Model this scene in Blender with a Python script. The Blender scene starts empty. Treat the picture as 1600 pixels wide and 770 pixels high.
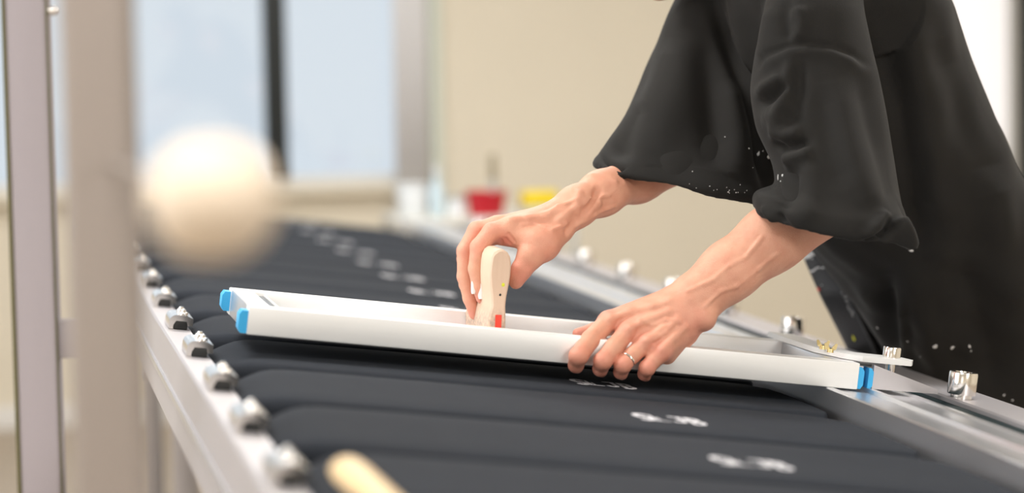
import bpy, bmesh, math, random
import numpy as np
from mathutils import Vector, Matrix, Euler
random.seed(7); RNG = np.random.RandomState(7)
SC = bpy.context.scene
COL = SC.collection

# ------------------------------------------------------------------ camera
FPX = 3778.0
PSI = math.radians(12.0); PHI = math.radians(4.65); ROLL = math.radians(-1.0)
CAM = np.array([0.0, 0.0, 1.42])
FW = np.array([math.sin(PSI)*math.cos(PHI), math.cos(PSI)*math.cos(PHI), -math.sin(PHI)])
R0 = np.array([math.cos(PSI), -math.sin(PSI), 0.0]); U0 = np.cross(R0, FW)
RT = R0*math.cos(ROLL) + U0*math.sin(ROLL); UP = -R0*math.sin(ROLL) + U0*math.cos(ROLL)
cd = bpy.data.cameras.new('camera'); cam = bpy.data.objects.new('camera', cd); COL.objects.link(cam)
cd.sensor_width = 36.0; cd.lens = 36.0*FPX/1600.0
cam.matrix_world = Matrix(((RT[0], UP[0], -FW[0], CAM[0]), (RT[1], UP[1], -FW[1], CAM[1]), (RT[2], UP[2], -FW[2], CAM[2]), (0, 0, 0, 1)))
cd.dof.use_dof = True; cd.dof.focus_distance = 3.75; cd.dof.aperture_fstop = 1.75
cd.clip_start = 0.05; cd.clip_end = 200
SC.camera = cam
# ------------------------------------------------------------------ sky, lights, exposure
SC.view_settings.view_transform = 'Standard'; SC.view_settings.look = 'None'
SC.view_settings.gamma = 1.0; SC.view_settings.use_curve_mapping = False
SC.view_settings.exposure = 0.0
w = bpy.data.worlds.new('sky'); SC.world = w; w.use_nodes = True
bg = w.node_tree.nodes['Background']; bg.inputs[0].default_value = (0.76, 0.825, 0.90, 1); bg.inputs[1].default_value = 1.0

def area(name, loc, rot, sx, sy, power, color=(1, 1, 1)):
    l = bpy.data.lights.new(name, 'AREA'); l.shape = 'RECTANGLE'; l.size = sx; l.size_y = sy; l.energy = power; l.color = color
    o = bpy.data.objects.new(name, l); COL.objects.link(o); o.location = loc; o.rotation_euler = rot; return o
# daylight from an unseen left window, plus added front fills and ceiling lamps
area('daylight_left', (-2.75, 3.4, 1.9), (0, math.radians(-82), 0), 2.4, 4.5, 88, (1.0, 0.98, 0.96))
area('daylight_back', (1.0, 9.1, 1.9), (math.radians(-90), 0, 0), 5.0, 1.7, 4, (0.93, 0.97, 1.0))
area('front_fill', (2.6, -1.6, 2.45), (math.radians(62), 0, math.radians(12)), 1.3, 1.0, 42, (1.0, 0.98, 0.96))  # unseen fill added behind the camera to brighten near sides
area('front_fill', (-1.6, -1.9, 1.9), (math.radians(78), 0, math.radians(-18)), 2.0, 1.4, 10, (0.97, 0.98, 1.0))  # weaker second fill, added where the front wall has no window
ADDED_LAMPS = [(-0.3, 1.0), (-0.3, 4.2), (2.7, 1.0), (2.7, 4.2), (1.2, 6.8)]  # unseen lamps put in to light the table from above
for (lx, ly) in ADDED_LAMPS:
    area('added_lamp_light', (lx, ly, 2.93), (0, 0, 0), 1.1, 0.5, 50, (1.0, 0.98, 0.95))

# ------------------------------------------------------------------ helpers
def W(x, y, d):
    return CAM + d*(FW + RT*(x-800.0)/FPX + UP*(385.0-y)/FPX)
def PX(P):
    v = np.asarray(P) - CAM; d = v @ FW
    return 800 + FPX*(v @ RT)/d, 385 - FPX*(v @ UP)/d, d

def tag(o, label=None, cat=None, group=None, kind=None):
    if label: o['label'] = label
    if cat: o['category'] = cat
    if group: o['group'] = group
    if kind: o['kind'] = kind
    return o
def empty(name, loc=(0, 0, 0), rot=(0, 0, 0)):
    o = bpy.data.objects.new(name, None); COL.objects.link(o); o.location = loc; o.rotation_euler = rot
    o.empty_display_size = 0.05; return o
def meshobj(name, V, Fc, mat, parent=None, smooth=False):
    me = bpy.data.meshes.new(name)
    me.from_pydata([tuple(map(float, v)) for v in V], [], [tuple(int(i) for i in f) for f in Fc]); me.update()
    if smooth: me.polygons.foreach_set('use_smooth', [True]*len(me.polygons))
    if mat: me.materials.append(mat)
    o = bpy.data.objects.new(name, me); COL.objects.link(o)
    if parent: o.parent = parent
    return o
class MB:
    def __init__(s): s.bm = bmesh.new()
    def box(s, a, b, bev=0.0, seg=2, rotz=0.0, mat=None):
        c = [(a[i]+b[i])/2 for i in range(3)]; d = [abs(b[i]-a[i]) for i in range(3)]
        r = bmesh.ops.create_cube(s.bm, size=1.0)
        vs = r['verts']
        bmesh.ops.scale(s.bm, vec=d, verts=vs)
        if bev > 0:
            es = list({e for v in vs for e in v.link_edges})
            rr = bmesh.ops.bevel(s.bm, geom=es, offset=min(bev, min(d)*0.45), segments=seg, affect='EDGES', profile=0.5)
            vs = list({v for v in rr['verts']} | {v for v in vs if v.is_valid})
        if rotz: bmesh.ops.rotate(s.bm, cent=(0, 0, 0), matrix=Matrix.Rotation(rotz, 3, 'Z'), verts=vs)
        if mat is not None: bmesh.ops.transform(s.bm, matrix=mat, verts=vs)
        bmesh.ops.translate(s.bm, vec=c, verts=vs); return s
    def cyl(s, p0, p1, r0, r1=None, n=24, bev=0.0):
        if r1 is None: r1 = r0
        p0 = Vector(p0); p1 = Vector(p1); ax = (p1-p0); L = ax.length; q = ax.to_track_quat('Z', 'Y')
        prof = [(0, 0), (r0, 0), (r1, L), (0, L)] if bev <= 0 else [(0, 0), (r0-bev, 0), (r0, bev), (r1, L-bev), (r1-bev*0.3, L-bev*0.3), (r1-bev, L), (0, L)]
        return s.lathe(prof, n, Matrix.Translation(p0) @ q.to_matrix().to_4x4())
    def lathe(s, prof, n=24, M=None):
        M = M or Matrix.Identity(4); rings = []
        for (r, z) in prof:
            if r <= 1e-7: rings.append([s.bm.verts.new(M @ Vector((0, 0, z)))])
            else: rings.append([s.bm.verts.new(M @ Vector((r*math.cos(2*math.pi*i/n), r*math.sin(2*math.pi*i/n), z))) for i in range(n)])
        for a, b in zip(rings, rings[1:]):
            for i in range(n):
                j = (i+1) % n
                if len(a) == 1 and len(b) == 1: continue
                if len(a) == 1: s.bm.faces.new((a[0], b[j], b[i]))
                elif len(b) == 1: s.bm.faces.new((a[i], a[j], b[0]))
                else: s.bm.faces.new((a[i], a[j], b[j], b[i]))
        return s
    def prism(s, poly, y0, y1):
        """poly in (x, z), extruded along y"""
        a = [s.bm.verts.new((p[0], y0, p[1])) for p in poly]; b = [s.bm.verts.new((p[0], y1, p[1])) for p in poly]
        n = len(poly)
        s.bm.faces.new(a); s.bm.faces.new(b[::-1])
        for i in range(n): s.bm.faces.new((a[i], b[i], b[(i+1) % n], a[(i+1) % n]))
        return s
    def plate(s, poly, z0, z1):
        a = [s.bm.verts.new((p[0], p[1], z0)) for p in poly]; b = [s.bm.verts.new((p[0], p[1], z1)) for p in poly]
        n = len(poly); s.bm.faces.new(a[::-1]); s.bm.faces.new(b)
        for i in range(n): s.bm.faces.new((a[i], a[(i+1) % n], b[(i+1) % n], b[i]))
        return s
    def loft(s, rings, cap=True):
        R = [[s.bm.verts.new(tuple(p)) for p in r] for r in rings]; n = len(R[0])
        for a, b in zip(R, R[1:]):
            for i in range(n): s.bm.faces.new((a[i], a[(i+1) % n], b[(i+1) % n], b[i]))
        if cap: s.bm.faces.new(R[0][::-1]); s.bm.faces.new(R[-1])
        return s
    def sphere(s, c, r, n=16, sc=(1, 1, 1)):
        m = Matrix.Translation(c) @ Matrix.Diagonal((sc[0]*r, sc[1]*r, sc[2]*r, 1))
        bmesh.ops.create_uvsphere(s.bm, u_segments=n, v_segments=max(6, n//2), radius=1.0, matrix=m); return s
    def tube(s, pts, r, n=10):
        for a, b in zip(pts, pts[1:]): s.cyl(a, b, r, r, n)
        for p in pts: s.sphere(p, r, n)
        return s
    def build(s, name, mat, parent=None, smooth=True, angle=35):
        bmesh.ops.recalc_face_normals(s.bm, faces=s.bm.faces[:])
        me = bpy.data.meshes.new(name); s.bm.to_mesh(me); s.bm.free()
        if mat: me.materials.append(mat)
        if smooth:
            me.polygons.foreach_set('use_smooth', [True]*len(me.polygons))
            try: me.set_sharp_from_angle(angle=math.radians(angle))
            except Exception: pass
        o = bpy.data.objects.new(name, me); COL.objects.link(o)
        if parent: o.parent = parent
        return o
def copy_tree(o, parent=None):
    c = o.copy(); COL.objects.link(c); c.parent = parent
    for ch in list(o.children): copy_tree(ch, c)
    return c

# ------------------------------------------------------------------ materials
def mat(name, color, rough=0.6, metal=0.0, noise=0.0, scale=20.0, bump=0.0, bscale=200.0, spec=0.5, sheen=0.0, coat=0.0, stretch=None, sss=0.0, var2=None):
    m = bpy.data.materials.new(name); m.use_nodes = True; nt = m.node_tree; n = nt.nodes; L = nt.links
    b = n['Principled BSDF']
    b.inputs['Base Color'].default_value = (*color, 1); b.inputs['Roughness'].default_value = rough; b.inputs['Metallic'].default_value = metal
    b.inputs['Specular IOR Level'].default_value = spec
    if sheen: b.inputs['Sheen Weight'].default_value = sheen; b.inputs['Sheen Roughness'].default_value = 0.4
    if coat: b.inputs['Coat Weight'].default_value = coat
    if sss:
        b.inputs['Subsurface Weight'].default_value = sss; b.inputs['Subsurface Radius'].default_value = (1.0, 0.35, 0.2); b.inputs['Subsurface Scale'].default_value = 0.006
    tc = n.new('ShaderNodeTexCoord'); mp = n.new('ShaderNodeMapping'); L.new(tc.outputs['Object'], mp.inputs[0])
    if stretch: mp.inputs['Scale'].default_value = stretch
    if noise > 0:
        nz = n.new('ShaderNodeTexNoise'); nz.inputs['Scale'].default_value = scale; nz.inputs['Detail'].default_value = 5; L.new(mp.outputs[0], nz.inputs[0])
        cr = n.new('ShaderNodeMixRGB'); c2 = var2 or tuple(min(1, c*(1+noise)) for c in color); c1 = tuple(c*(1-noise) for c in color) if not var2 else color
        cr.inputs[1].default_value = (*c1, 1); cr.inputs[2].default_value = (*c2, 1); L.new(nz.outputs[0], cr.inputs[0]); L.new(cr.outputs[0], b.inputs['Base Color'])
    if bump > 0:
        nb = n.new('ShaderNodeTexNoise'); nb.inputs['Scale'].default_value = bscale; nb.inputs['Detail'].default_value = 4; L.new(mp.outputs[0], nb.inputs[0])
        bp = n.new('ShaderNodeBump'); bp.inputs['Strength'].default_value = bump; bp.inputs['Distance'].default_value = 0.001; L.new(nb.outputs[0], bp.inputs['Height']); L.new(bp.outputs[0], b.inputs['Normal'])
    return m
M_wall = mat('wall_paint', (0.82, 0.76, 0.635), 0.85, noise=0.03, scale=3, bump=0.1)
M_white = mat('white_paint', (0.85, 0.84, 0.82), 0.7)
M_ceil = mat('ceiling_paint', (0.85, 0.84, 0.8), 0.9)
M_floor = mat('floor_concrete', (0.46, 0.385, 0.31), 0.5, noise=0.06, scale=4)
M_dark = mat('dark_window_frame', (0.012, 0.017, 0.018), 0.5)
M_alu = mat('aluminium', (0.74, 0.75, 0.78), 0.30, 0.92, noise=0.04, scale=60, stretch=(1, 30, 30), bump=0.05, bscale=300)
M_aluframe = mat('painted_aluminium', (0.88, 0.885, 0.88), 0.42, 0.25, noise=0.035, scale=14, stretch=(1, 1, 8), bump=0.05, bscale=200)
M_rail = mat('rail_aluminium', (0.52, 0.50, 0.52), 0.42, 0.6, noise=0.03, scale=8)
M_chrome = mat('chrome', (0.82, 0.80, 0.78), 0.16, 1.0)
M_black = mat('black_plastic', (0.012, 0.013, 0.013), 0.45)
M_strip = mat('dark_strip', (0.006, 0.018, 0.021), 0.55, spec=0.12)
M_fabric = mat('black_jersey', (0.029, 0.033, 0.041), 0.85, noise=0.12, scale=30, bump=0.25, bscale=900, spec=0.10)
M_print = mat('white_ink', (0.72, 0.72, 0.76), 0.6, bump=0.1)
M_blue = mat('blue_plastic', (0.05, 0.42, 0.80), 0.45, spec=0.4)
M_mesh = mat('screen_mesh', (0.70, 0.73, 0.76), 0.5)
M_brass = mat('brass', (0.75, 0.62, 0.32), 0.25, 1.0)
M_post = mat('lilac_grey_paint', (0.38, 0.345, 0.375), 0.55, noise=0.02, scale=5)
M_post2 = mat('beige_grey_paint', (0.29, 0.25, 0.225), 0.55, noise=0.02, scale=5)
M_cream = mat('cream_wood', (0.70, 0.59, 0.47), 0.5, noise=0.05, scale=6)
M_rubber = mat('red_rubber', (0.85, 0.05, 0.02), 0.45)
M_red = mat('red_plastic', (0.55, 0.01, 0.025), 0.5)
M_yellow = mat('yellow_plastic', (0.80, 0.60, 0.01), 0.5)
M_clear = mat('milky_plastic', (0.75, 0.79, 0.82), 0.3)
M_teal = mat('teal_plastic', (0.09, 0.30, 0.27), 0.4)
M_grey = mat('grey_metal', (0.45, 0.45, 0.43), 0.4, 0.5)
M_shirt = mat('faded_black_cotton', (0.0135, 0.0128, 0.0118), 0.85, noise=0.3, scale=9, bump=0.45, bscale=900, spec=0.25, sheen=0.06)
M_apron = mat('black_apron_cloth', (0.014, 0.015, 0.017), 0.5, noise=0.15, scale=20, bump=0.2, bscale=500, spec=0.4)
M_trousers = mat('black_trousers', (0.012, 0.012, 0.014), 0.85, bump=0.2)
M_shoe = mat('black_shoe', (0.02, 0.02, 0.02), 0.5)
M_hair = mat('dark_hair', (0.03, 0.02, 0.014), 0.5, bump=0.4, bscale=150, stretch=(1, 1, 6))
M_eye = mat('eye', (0.8, 0.78, 0.75), 0.2)
M_paintw = mat('dried_white_paint', (0.75, 0.75, 0.75), 0.6)
M_painty = mat('dried_yellow_paint', (0.75, 0.75, 0.05), 0.6)
M_paintr = mat('dried_red_paint', (0.6, 0.05, 0.04), 0.6)
M_silver = mat('silver_ring', (0.9, 0.87, 0.82), 0.15, 1.0)

def glass_mat():
    m = bpy.data.materials.new('window_glass'); m.use_nodes = True; nt = m.node_tree; nt.nodes.clear()
    o = nt.nodes.new('ShaderNodeOutputMaterial'); t = nt.nodes.new('ShaderNodeBsdfTransparent'); g = nt.nodes.new('ShaderNodeBsdfGlossy'); x = nt.nodes.new('ShaderNodeMixShader')
    t.inputs[0].default_value = (0.97, 0.985, 0.99, 1); g.inputs['Roughness'].default_value = 0.02; x.inputs[0].default_value = 0.05
    nt.links.new(t.outputs[0], x.inputs[1]); nt.links.new(g.outputs[0], x.inputs[2]); nt.links.new(x.outputs[0], o.inputs[0]); return m
M_glass = glass_mat()

def skin_mat():
    m = bpy.data.materials.new('skin'); m.use_nodes = True; nt = m.node_tree; n = nt.nodes; L = nt.links; b = n['Principled BSDF']
    at = n.new('ShaderNodeAttribute'); at.attribute_name = 'flush'
    tc = n.new('ShaderNodeTexCoord'); nz = n.new('ShaderNodeTexNoise'); nz.inputs['Scale'].default_value = 55; nz.inputs['Detail'].default_value = 3; L.new(tc.outputs['Object'], nz.inputs[0])
    m1 = n.new('ShaderNodeMixRGB'); m1.inputs[1].default_value = (0.84, 0.46, 0.315, 1); m1.inputs[2].default_value = (0.70, 0.30, 0.20, 1)
    L.new(nz.outputs[0], m1.inputs[0])
    m2 = n.new('ShaderNodeMixRGB'); m2.inputs[2].default_value = (0.74, 0.22, 0.17, 1); L.new(at.outputs['Fac'], m2.inputs[0]); L.new(m1.outputs[0], m2.inputs[1])
    L.new(m2.outputs[0], b.inputs['Base Color'])
    b.inputs['Roughness'].default_value = 0.45; b.inputs['Specular IOR Level'].default_value = 0.45
    b.inputs['Subsurface Weight'].default_value = 0.07; b.inputs['Subsurface Radius'].default_value = (1.0, 0.35, 0.2); b.inputs['Subsurface Scale'].default_value = 0.005
    v = n.new('ShaderNodeTexVoronoi'); v.inputs['Scale'].default_value = 900; L.new(tc.outputs['Object'], v.inputs[0])
    n2 = n.new('ShaderNodeTexNoise'); n2.inputs['Scale'].default_value = 220; n2.inputs['Detail'].default_value = 4; L.new(tc.outputs['Object'], n2.inputs[0])
    ad = n.new('ShaderNodeMath'); ad.operation = 'ADD'; L.new(v.outputs['Distance'], ad.inputs[0]); L.new(n2.outputs[0], ad.inputs[1])
    bp = n.new('ShaderNodeBump'); bp.inputs['Strength'].default_value = 0.38; bp.inputs['Distance'].default_value = 0.0012; L.new(ad.outputs[0], bp.inputs['Height']); L.new(bp.outputs[0], b.inputs['Normal'])
    return m
M_skin = skin_mat()
M_nail = mat('painted_nail', (0.82, 0.80, 0.78), 0.3)

def wood_mat():
    """pale squeegee wood, ink-stained grey towards the blade end"""
    m = bpy.data.materials.new('squeegee_wood'); m.use_nodes = True; nt = m.node_tree; n = nt.nodes; L = nt.links; b = n['Principled BSDF']
    tc = n.new('ShaderNodeTexCoord'); mp = n.new('ShaderNodeMapping'); mp.inputs['Scale'].default_value = (60, 4, 4); L.new(tc.outputs['Object'], mp.inputs[0])
    nz = n.new('ShaderNodeTexNoise'); nz.inputs['Scale'].default_value = 3; L.new(mp.outputs[0], nz.inputs[0])
    a = n.new('ShaderNodeMixRGB'); a.inputs[1].default_value = (0.80, 0.60, 0.46, 1); a.inputs[2].default_value = (0.72, 0.50, 0.36, 1); L.new(nz.outputs[0], a.inputs[0])
    sp = n.new('ShaderNodeSeparateXYZ'); L.new(tc.outputs['Object'], sp.inputs[0])
    mr = n.new('ShaderNodeMapRange'); mr.inputs['From Min'].default_value = 0.062; mr.inputs['From Max'].default_value = 0.030; L.new(sp.outputs['Z'], mr.inputs['Value'])
    n2 = n.new('ShaderNodeTexNoise'); n2.inputs['Scale'].default_value = 170; n2.inputs['Detail'].default_value = 2; L.new(tc.outputs['Object'], n2.inputs[0])
    r2 = n.new('ShaderNodeMapRange'); r2.inputs['From Min'].default_value = 0.38; r2.inputs['From Max'].default_value = 0.6; L.new(n2.outputs[0], r2.inputs['Value'])
    mu = n.new('ShaderNodeMath'); mu.operation = 'MULTIPLY'; L.new(mr.outputs[0], mu.inputs[0]); L.new(r2.outputs[0], mu.inputs[1])
    mu2 = n.new('ShaderNodeMath'); mu2.operation = 'MULTIPLY'; mu2.inputs[1].default_value = 0.55; L.new(mu.outputs[0], mu2.inputs[0])
    c = n.new('ShaderNodeMixRGB'); c.inputs[2].default_value = (0.16, 0.13, 0.13, 1); L.new(mu2.outputs[0], c.inputs[0]); L.new(a.outputs[0], c.inputs[1])
    L.new(c.outputs[0], b.inputs['Base Color']); b.inputs['Roughness'].default_value = 0.5
    return m
M_wood = wood_mat()

# ------------------------------------------------------------------ the room
X0, X1, Y0, Y1, ZC = -3.0, 5.6, -2.5, 9.4, 3.0
MB().box((X0-.2, Y0-.2, -0.2), (X1+.2, Y1+.2, 0)).build('floor', M_floor)['kind'] = 'structure'
MB().box((X0-.2, Y0-.2, ZC), (X1+.2, Y1+.2, ZC+0.15)).build('ceiling', M_ceil)['kind'] = 'structure'
def at_wall(px, py=150):   # x on the back wall seen at a pixel
    r = W(px, py, 1.0) - CAM; k = (Y1-CAM[1])/r[1]; p = CAM + r*k; return p[0], p[2]
wx0, wx1 = X0+0.25, at_wall(640, 150)[0]
sill = at_wall(500, 290)[1]
rx0, rx1 = at_wall(1440, 150)[0], at_wall(1589, 150)[0]
rz0 = 0.05
ZW = 2.5
wb = MB()
wb.box((X0-.2, Y1, 0), (wx0, Y1+.2, ZC)).box((wx0, Y1, 0), (wx1, Y1+.2, sill)).box((wx0, Y1, ZW), (wx1, Y1+.2, ZC))
wb.box((wx1, Y1, 0), (rx0, Y1+.2, ZC)).box((rx0, Y1, ZW), (rx1, Y1+.2, ZC)).box((rx0, Y1, 0), (rx1, Y1+.2, rz0)).box((rx1, Y1, 0), (X1+.2, Y1+.2, ZC))
tag(wb.build('wall_back', M_wall, smooth=False), kind='structure')
tag(MB().box((X1, Y0, 0), (X1+.2, Y1, ZC)).build('wall_right', M_wall, smooth=False), kind='structure')
tag(MB().box((X0, Y0-.2, 0), (X1, Y0, ZC)).build('wall_front', M_wall, smooth=False), kind='structure')
# left wall with an unseen long window, added for daylight
wl = MB(); a0, a1, lz0, lz1 = 1.0, 5.8, 0.95, 2.65
wl.box((X0-.2, Y0, 0), (X0, a0, ZC)).box((X0-.2, a1, 0), (X0, Y1, ZC)).box((X0-.2, a0, 0), (X0, a1, lz0)).box((X0-.2, a0, lz1), (X0, a1, ZC))
tag(wl.build('wall_left', M_wall, smooth=False), kind='structure')
wi = tag(empty('window_1', ((wx0+wx1)/2, Y1+0.05, sill)), kind='structure')
def rel(o, a): return (a[0]-o.location[0], a[1]-o.location[1], a[2]-o.location[2])
def framed(wi, x0, x1, z0, z1, mull, fm, ft, mm=None):
    o = MB()
    for a, b in (((x0, Y1+.02, z0), (x0+ft, Y1+.12, z1)), ((x1-ft, Y1+.02, z0), (x1, Y1+.12, z1)), ((x0, Y1+.02, z0), (x1, Y1+.12, z0+ft)), ((x0, Y1+.02, z1-ft), (x1, Y1+.12, z1))):
        o.box(rel(wi, a), rel(wi, b), 0.004)
    o.build('window_frame', fm, wi)
    MB().box(rel(wi, (x0, Y1+.06, z0)), rel(wi, (x1, Y1+.07, z1))).build('pane', M_glass, wi, smooth=False)
    for (c, wd) in mull:
        MB().box(rel(wi, (c-wd/2, Y1-.02, z0+ft)), rel(wi, (c+wd/2, Y1+.055, z1-ft)), 0.004).build('mullion', mm or fm, wi)
mx = at_wall(431, 140)[0]
framed(wi, wx0, wx1, sill, ZW, [(mx, 0.085), (mx-1.55, 0.085), (mx-3.1, 0.085)], M_white, 0.035, M_dark)
MB().box(rel(wi, (wx0-.03, Y1-.10, sill-.03)), rel(wi, (wx1+.03, Y1, sill)), 0.006).build('window_sill', M_wall, wi)
wi2 = tag(empty('window_2', ((rx0+rx1)/2, Y1+0.05, rz0)), kind='structure')
framed(wi2, rx0, rx1, rz0, ZW, [], M_white, 0.03)
M_glow = mat('white_glow', (0.85, 0.83, 0.83), 0.9); M_glow.node_tree.nodes['Principled BSDF'].inputs['Emission Color'].default_value = (1, .965, .97, 1); M_glow.node_tree.nodes['Principled BSDF'].inputs['Emission Strength'].default_value = 0.62
MB().box(rel(wi2, (rx0+.035, Y1+.022, rz0+.04)), rel(wi2, (rx1-.035, Y1+.028, ZW-.04)), 0.001).build('glow_panel', M_glow, wi2)  # glowing panel added to make this window read as bright white
wi3 = tag(empty('window_3', (X0-0.1, (a0+a1)/2, lz0)), kind='structure')
o = MB()
for a, b in (((X0-.14, a0, lz0), (X0-.04, a0+.05, lz1)), ((X0-.14, a1-.05, lz0), (X0-.04, a1, lz1)), ((X0-.14, a0, lz0), (X0-.04, a1, lz0+.05)), ((X0-.14, a0, lz1-.05), (X0-.04, a1, lz1))):
    o.box(rel(wi3, a), rel(wi3, b), 0.004)
o.build('window_frame', M_white, wi3)
MB().box(rel(wi3, (X0-.1, a0, lz0)), rel(wi3, (X0-.09, a1, lz1))).build('pane', M_glass, wi3, smooth=False)
for yy in (2.6, 4.2): MB().box(rel(wi3, (X0-.13, yy-.03, lz0+.05)), rel(wi3, (X0-.05, yy+.03, lz1-.05)), 0.004).build('mullion', M_white, wi3)
# dark door jamb at the far right
jx0 = at_wall(1587, 150)[0]
tag(MB().box((jx0, Y1-.06, 0), (jx0+0.5, Y1-.001, 2.5), 0.004).build('door_1', M_dark), kind='structure')
# skirting along the back wall
tag(MB().box((X0, Y1-.015, 0), (rx0, Y1, 0.09), 0.003).build('baseboard_back', M_white), kind='structure')
# pale curtain beside the window
cx0, cx1 = at_wall(612, 150)[0], at_wall(664, 150)[0]
def curtain(x0, x1, z0, z1, y):
    n = 60; pts = [(x0+(x1-x0)*i/n, y+0.0035*math.sin(i*0.8)) for i in range(n+1)]
    V = [(p[0], p[1], z) for z in (z0, z1) for p in pts] + [(p[0], p[1]+0.004, z) for z in (z0, z1) for p in pts]
    m = n+1; F = [(i, i+1, m+i+1, m+i) for i in range(n)] + [(2*m+i+1, 2*m+i, 3*m+i, 3*m+i+1) for i in range(n)]
    F += [(i+1, i, 2*m+i, 2*m+i+1) for i in range(n)] + [(m+i, m+i+1, 3*m+i+1, 3*m+i) for i in range(n)]
    F += [(0, m, 3*m, 2*m), (m-1, 3*m-1, 4*m-1, 2*m-1)]
    return V, F
ct = empty('curtain', ((cx0+cx1)/2, Y1-0.06, sill-0.12))
tag(ct, 'narrow pale grey curtain drawn to the right end of the window', 'curtain')
M_curt = mat('curtain_cloth', (0.88, 0.88, 0.90), 0.8)
_n = M_curt.node_tree; _t = _n.nodes.new('ShaderNodeBsdfTranslucent'); _t.inputs[0].default_value = (.85, .86, .88, 1); _x = _n.nodes.new('ShaderNodeMixShader'); _x.inputs[0].default_value = .12
_n.links.new(_n.nodes['Principled BSDF'].outputs[0], _x.inputs[1]); _n.links.new(_t.outputs[0], _x.inputs[2]); _n.links.new(_x.outputs[0], _n.nodes['Material Output'].inputs[0])
V, F = curtain(cx0-ct.location[0], cx1-ct.location[0], 0, 2.62-(sill-0.12), 0)
meshobj('curtain_panel', V, F, M_curt, ct, True)
MB().cyl((-0.3, 0, 2.64-(sill-.12)), (0.3, 0, 2.64-(sill-.12)), 0.012).cyl((-.28, 0, 2.64-(sill-.12)), (-.28, 0.06, 2.64-(sill-.12)), 0.008).cyl((.28, 0, 2.64-(sill-.12)), (.28, 0.06, 2.64-(sill-.12)), 0.008).build('curtain_rod', M_grey, ct)
# white conduit beside the curtain
qx = at_wall(680, 150)[0]
tag(MB().box((qx-0.02, Y1-0.035, 0.09), (qx+0.022, Y1-0.001, 2.9), 0.004).build('wall_conduit', mat('pale_green_plastic', (0.72, 0.78, 0.70), 0.5)), 'slim pale green vertical conduit on the wall right of the curtain', 'conduit')
# added ceiling lamps, out of view, as housings for the overhead lights
LNM = ['over the near left of the table', 'over the far left of the table', 'over the near right of the room', 'over the person', 'nearest the back window']
for i, (lx, ly) in enumerate(ADDED_LAMPS):
    t = empty('added_ceiling_lamp', (lx, ly, ZC))
    tag(t, 'added, unseen white rectangular ceiling lamp '+LNM[i], 'lamp', 'added ceiling lamps')
    MB().box((-.62, -.3, -.06), (.62, .3, 0), 0.006).build('housing', M_white, t)

# ------------------------------------------------------------------ the sloping print table
TA = math.radians(7.6)
TU = np.array([math.cos(TA), 0, -math.sin(TA)]); TN = np.array([math.sin(TA), 0, math.cos(TA)]); TY = np.array([0, 1.0, 0])
TO = np.array([0.34509931, 3.48310006, 1.01646511])
def T(s, t, h=0.0): return TO + s*TU + t*TY + h*TN
def ST(P): v = np.asarray(P)-TO; return v @ TU, v @ TY, v @ TN
def ST_px(x, y, h):
    r = W(x, y, 1.0)-CAM; k = ((TO-CAM) @ TN + h)/(r @ TN); return ST(CAM+r*k)
def on_table(name, s, t, h=0.0, rz=0.0):
    e = empty(name, tuple(T(s, t, h)))
    e.rotation_euler = (Matrix.Rotation(TA, 3, 'Y') @ Matrix.Rotation(rz, 3, 'Z')).to_euler(); return e
TN0, TN1 = -2.35, 3.98
table = on_table('print_table', 0, 0, 0)
tag(table, 'long sloping screen printing table with silver side rails and rows of black boards', 'table')
prof = [(-.090, -.150), (-.076, -.150), (-.076, -.053), (-.045, -.053), (-.045, -.043), (-.087, -.043), (-.090, -.046)]
MB().prism(prof, TN0, TN1).build('left_rail', M_rail, table)['label'] = 'flat silver rail along the left edge'
MB().prism([(-.0945, -.108), (-.090, -.108), (-.090, -.100), (-.0945, -.100)], TN0, TN1).build('rail_ridge', M_alu, table)
# deck under the boards
MB().box((-.05, TN0, -.085), (.885, TN1, -.066)).build('deck', M_black, table)
# right rail: extrusion with a ridge and shallow channel
p = [(.889, -.085), (.889, -.002), (.891, 0), (.901, 0), (.903, -.003), (.955, -.003), (.957, .003), (.968, .003), (.970, -.003), (1.026, -.003), (1.028, 0), (1.036, 0), (1.036, -.085)]
MB().prism(p, TN0, TN1).build('right_rail', M_alu, table)['label'] = 'bright aluminium rail with a raised ridge'
MB().box((1.036, TN0, -.03), (1.086, TN1, -.006)).build('dark_strip', M_strip, table)
MB().prism([(1.086, -.06), (1.086, .000), (1.089, .003), (1.178, .003), (1.182, -.001), (1.182, -.06)], TN0, TN1).build('outer_rail', M_rail, table)['label'] = 'silver outer rail carrying the stop knobs'
for t in (-2.0, -.8, .9, 2.4, 3.7):
    MB().box((-.08, t-.03, -.19), (1.16, t+.03, -.086), 0.003).build('crossbeam', M_rail, table)
def tleg(s, t):
    a = T(s, t, -.14); L = a[2]
    o = MB().box((-.03, -.03, -L), (.03, .03, 0), 0.003).box((-.05, -.05, -L), (.05, .05, -L+.012), 0.002).build('leg', M_rail, table)
    o.rotation_euler = (0, -TA, 0); o.location = (s, t, -.14)
for t in (-2.0, -.8, .9, 2.4, 3.7):
    for s in (.10, 1.06): tleg(s, t)
def knob_mesh():
    o = MB(); o.lathe([(0, 0), (.0165, 0), (.0165, .006), (.0215, .006), (.0222, .008), (.0222, .038), (.0212, .0405), (.013, .0405), (.012, .038), (0, .038)], 36); return o
kb = None
for k in range(-3, 10):
    t = -.012+.405*k
    if k == 1: continue
    if kb is None:
        kb = knob_mesh().build('stop_knob', M_chrome, table); q = kb
    else:
        q = kb.copy(); COL.objects.link(q); q.parent = table
    q.location = (1.105, t, .003)

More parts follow.
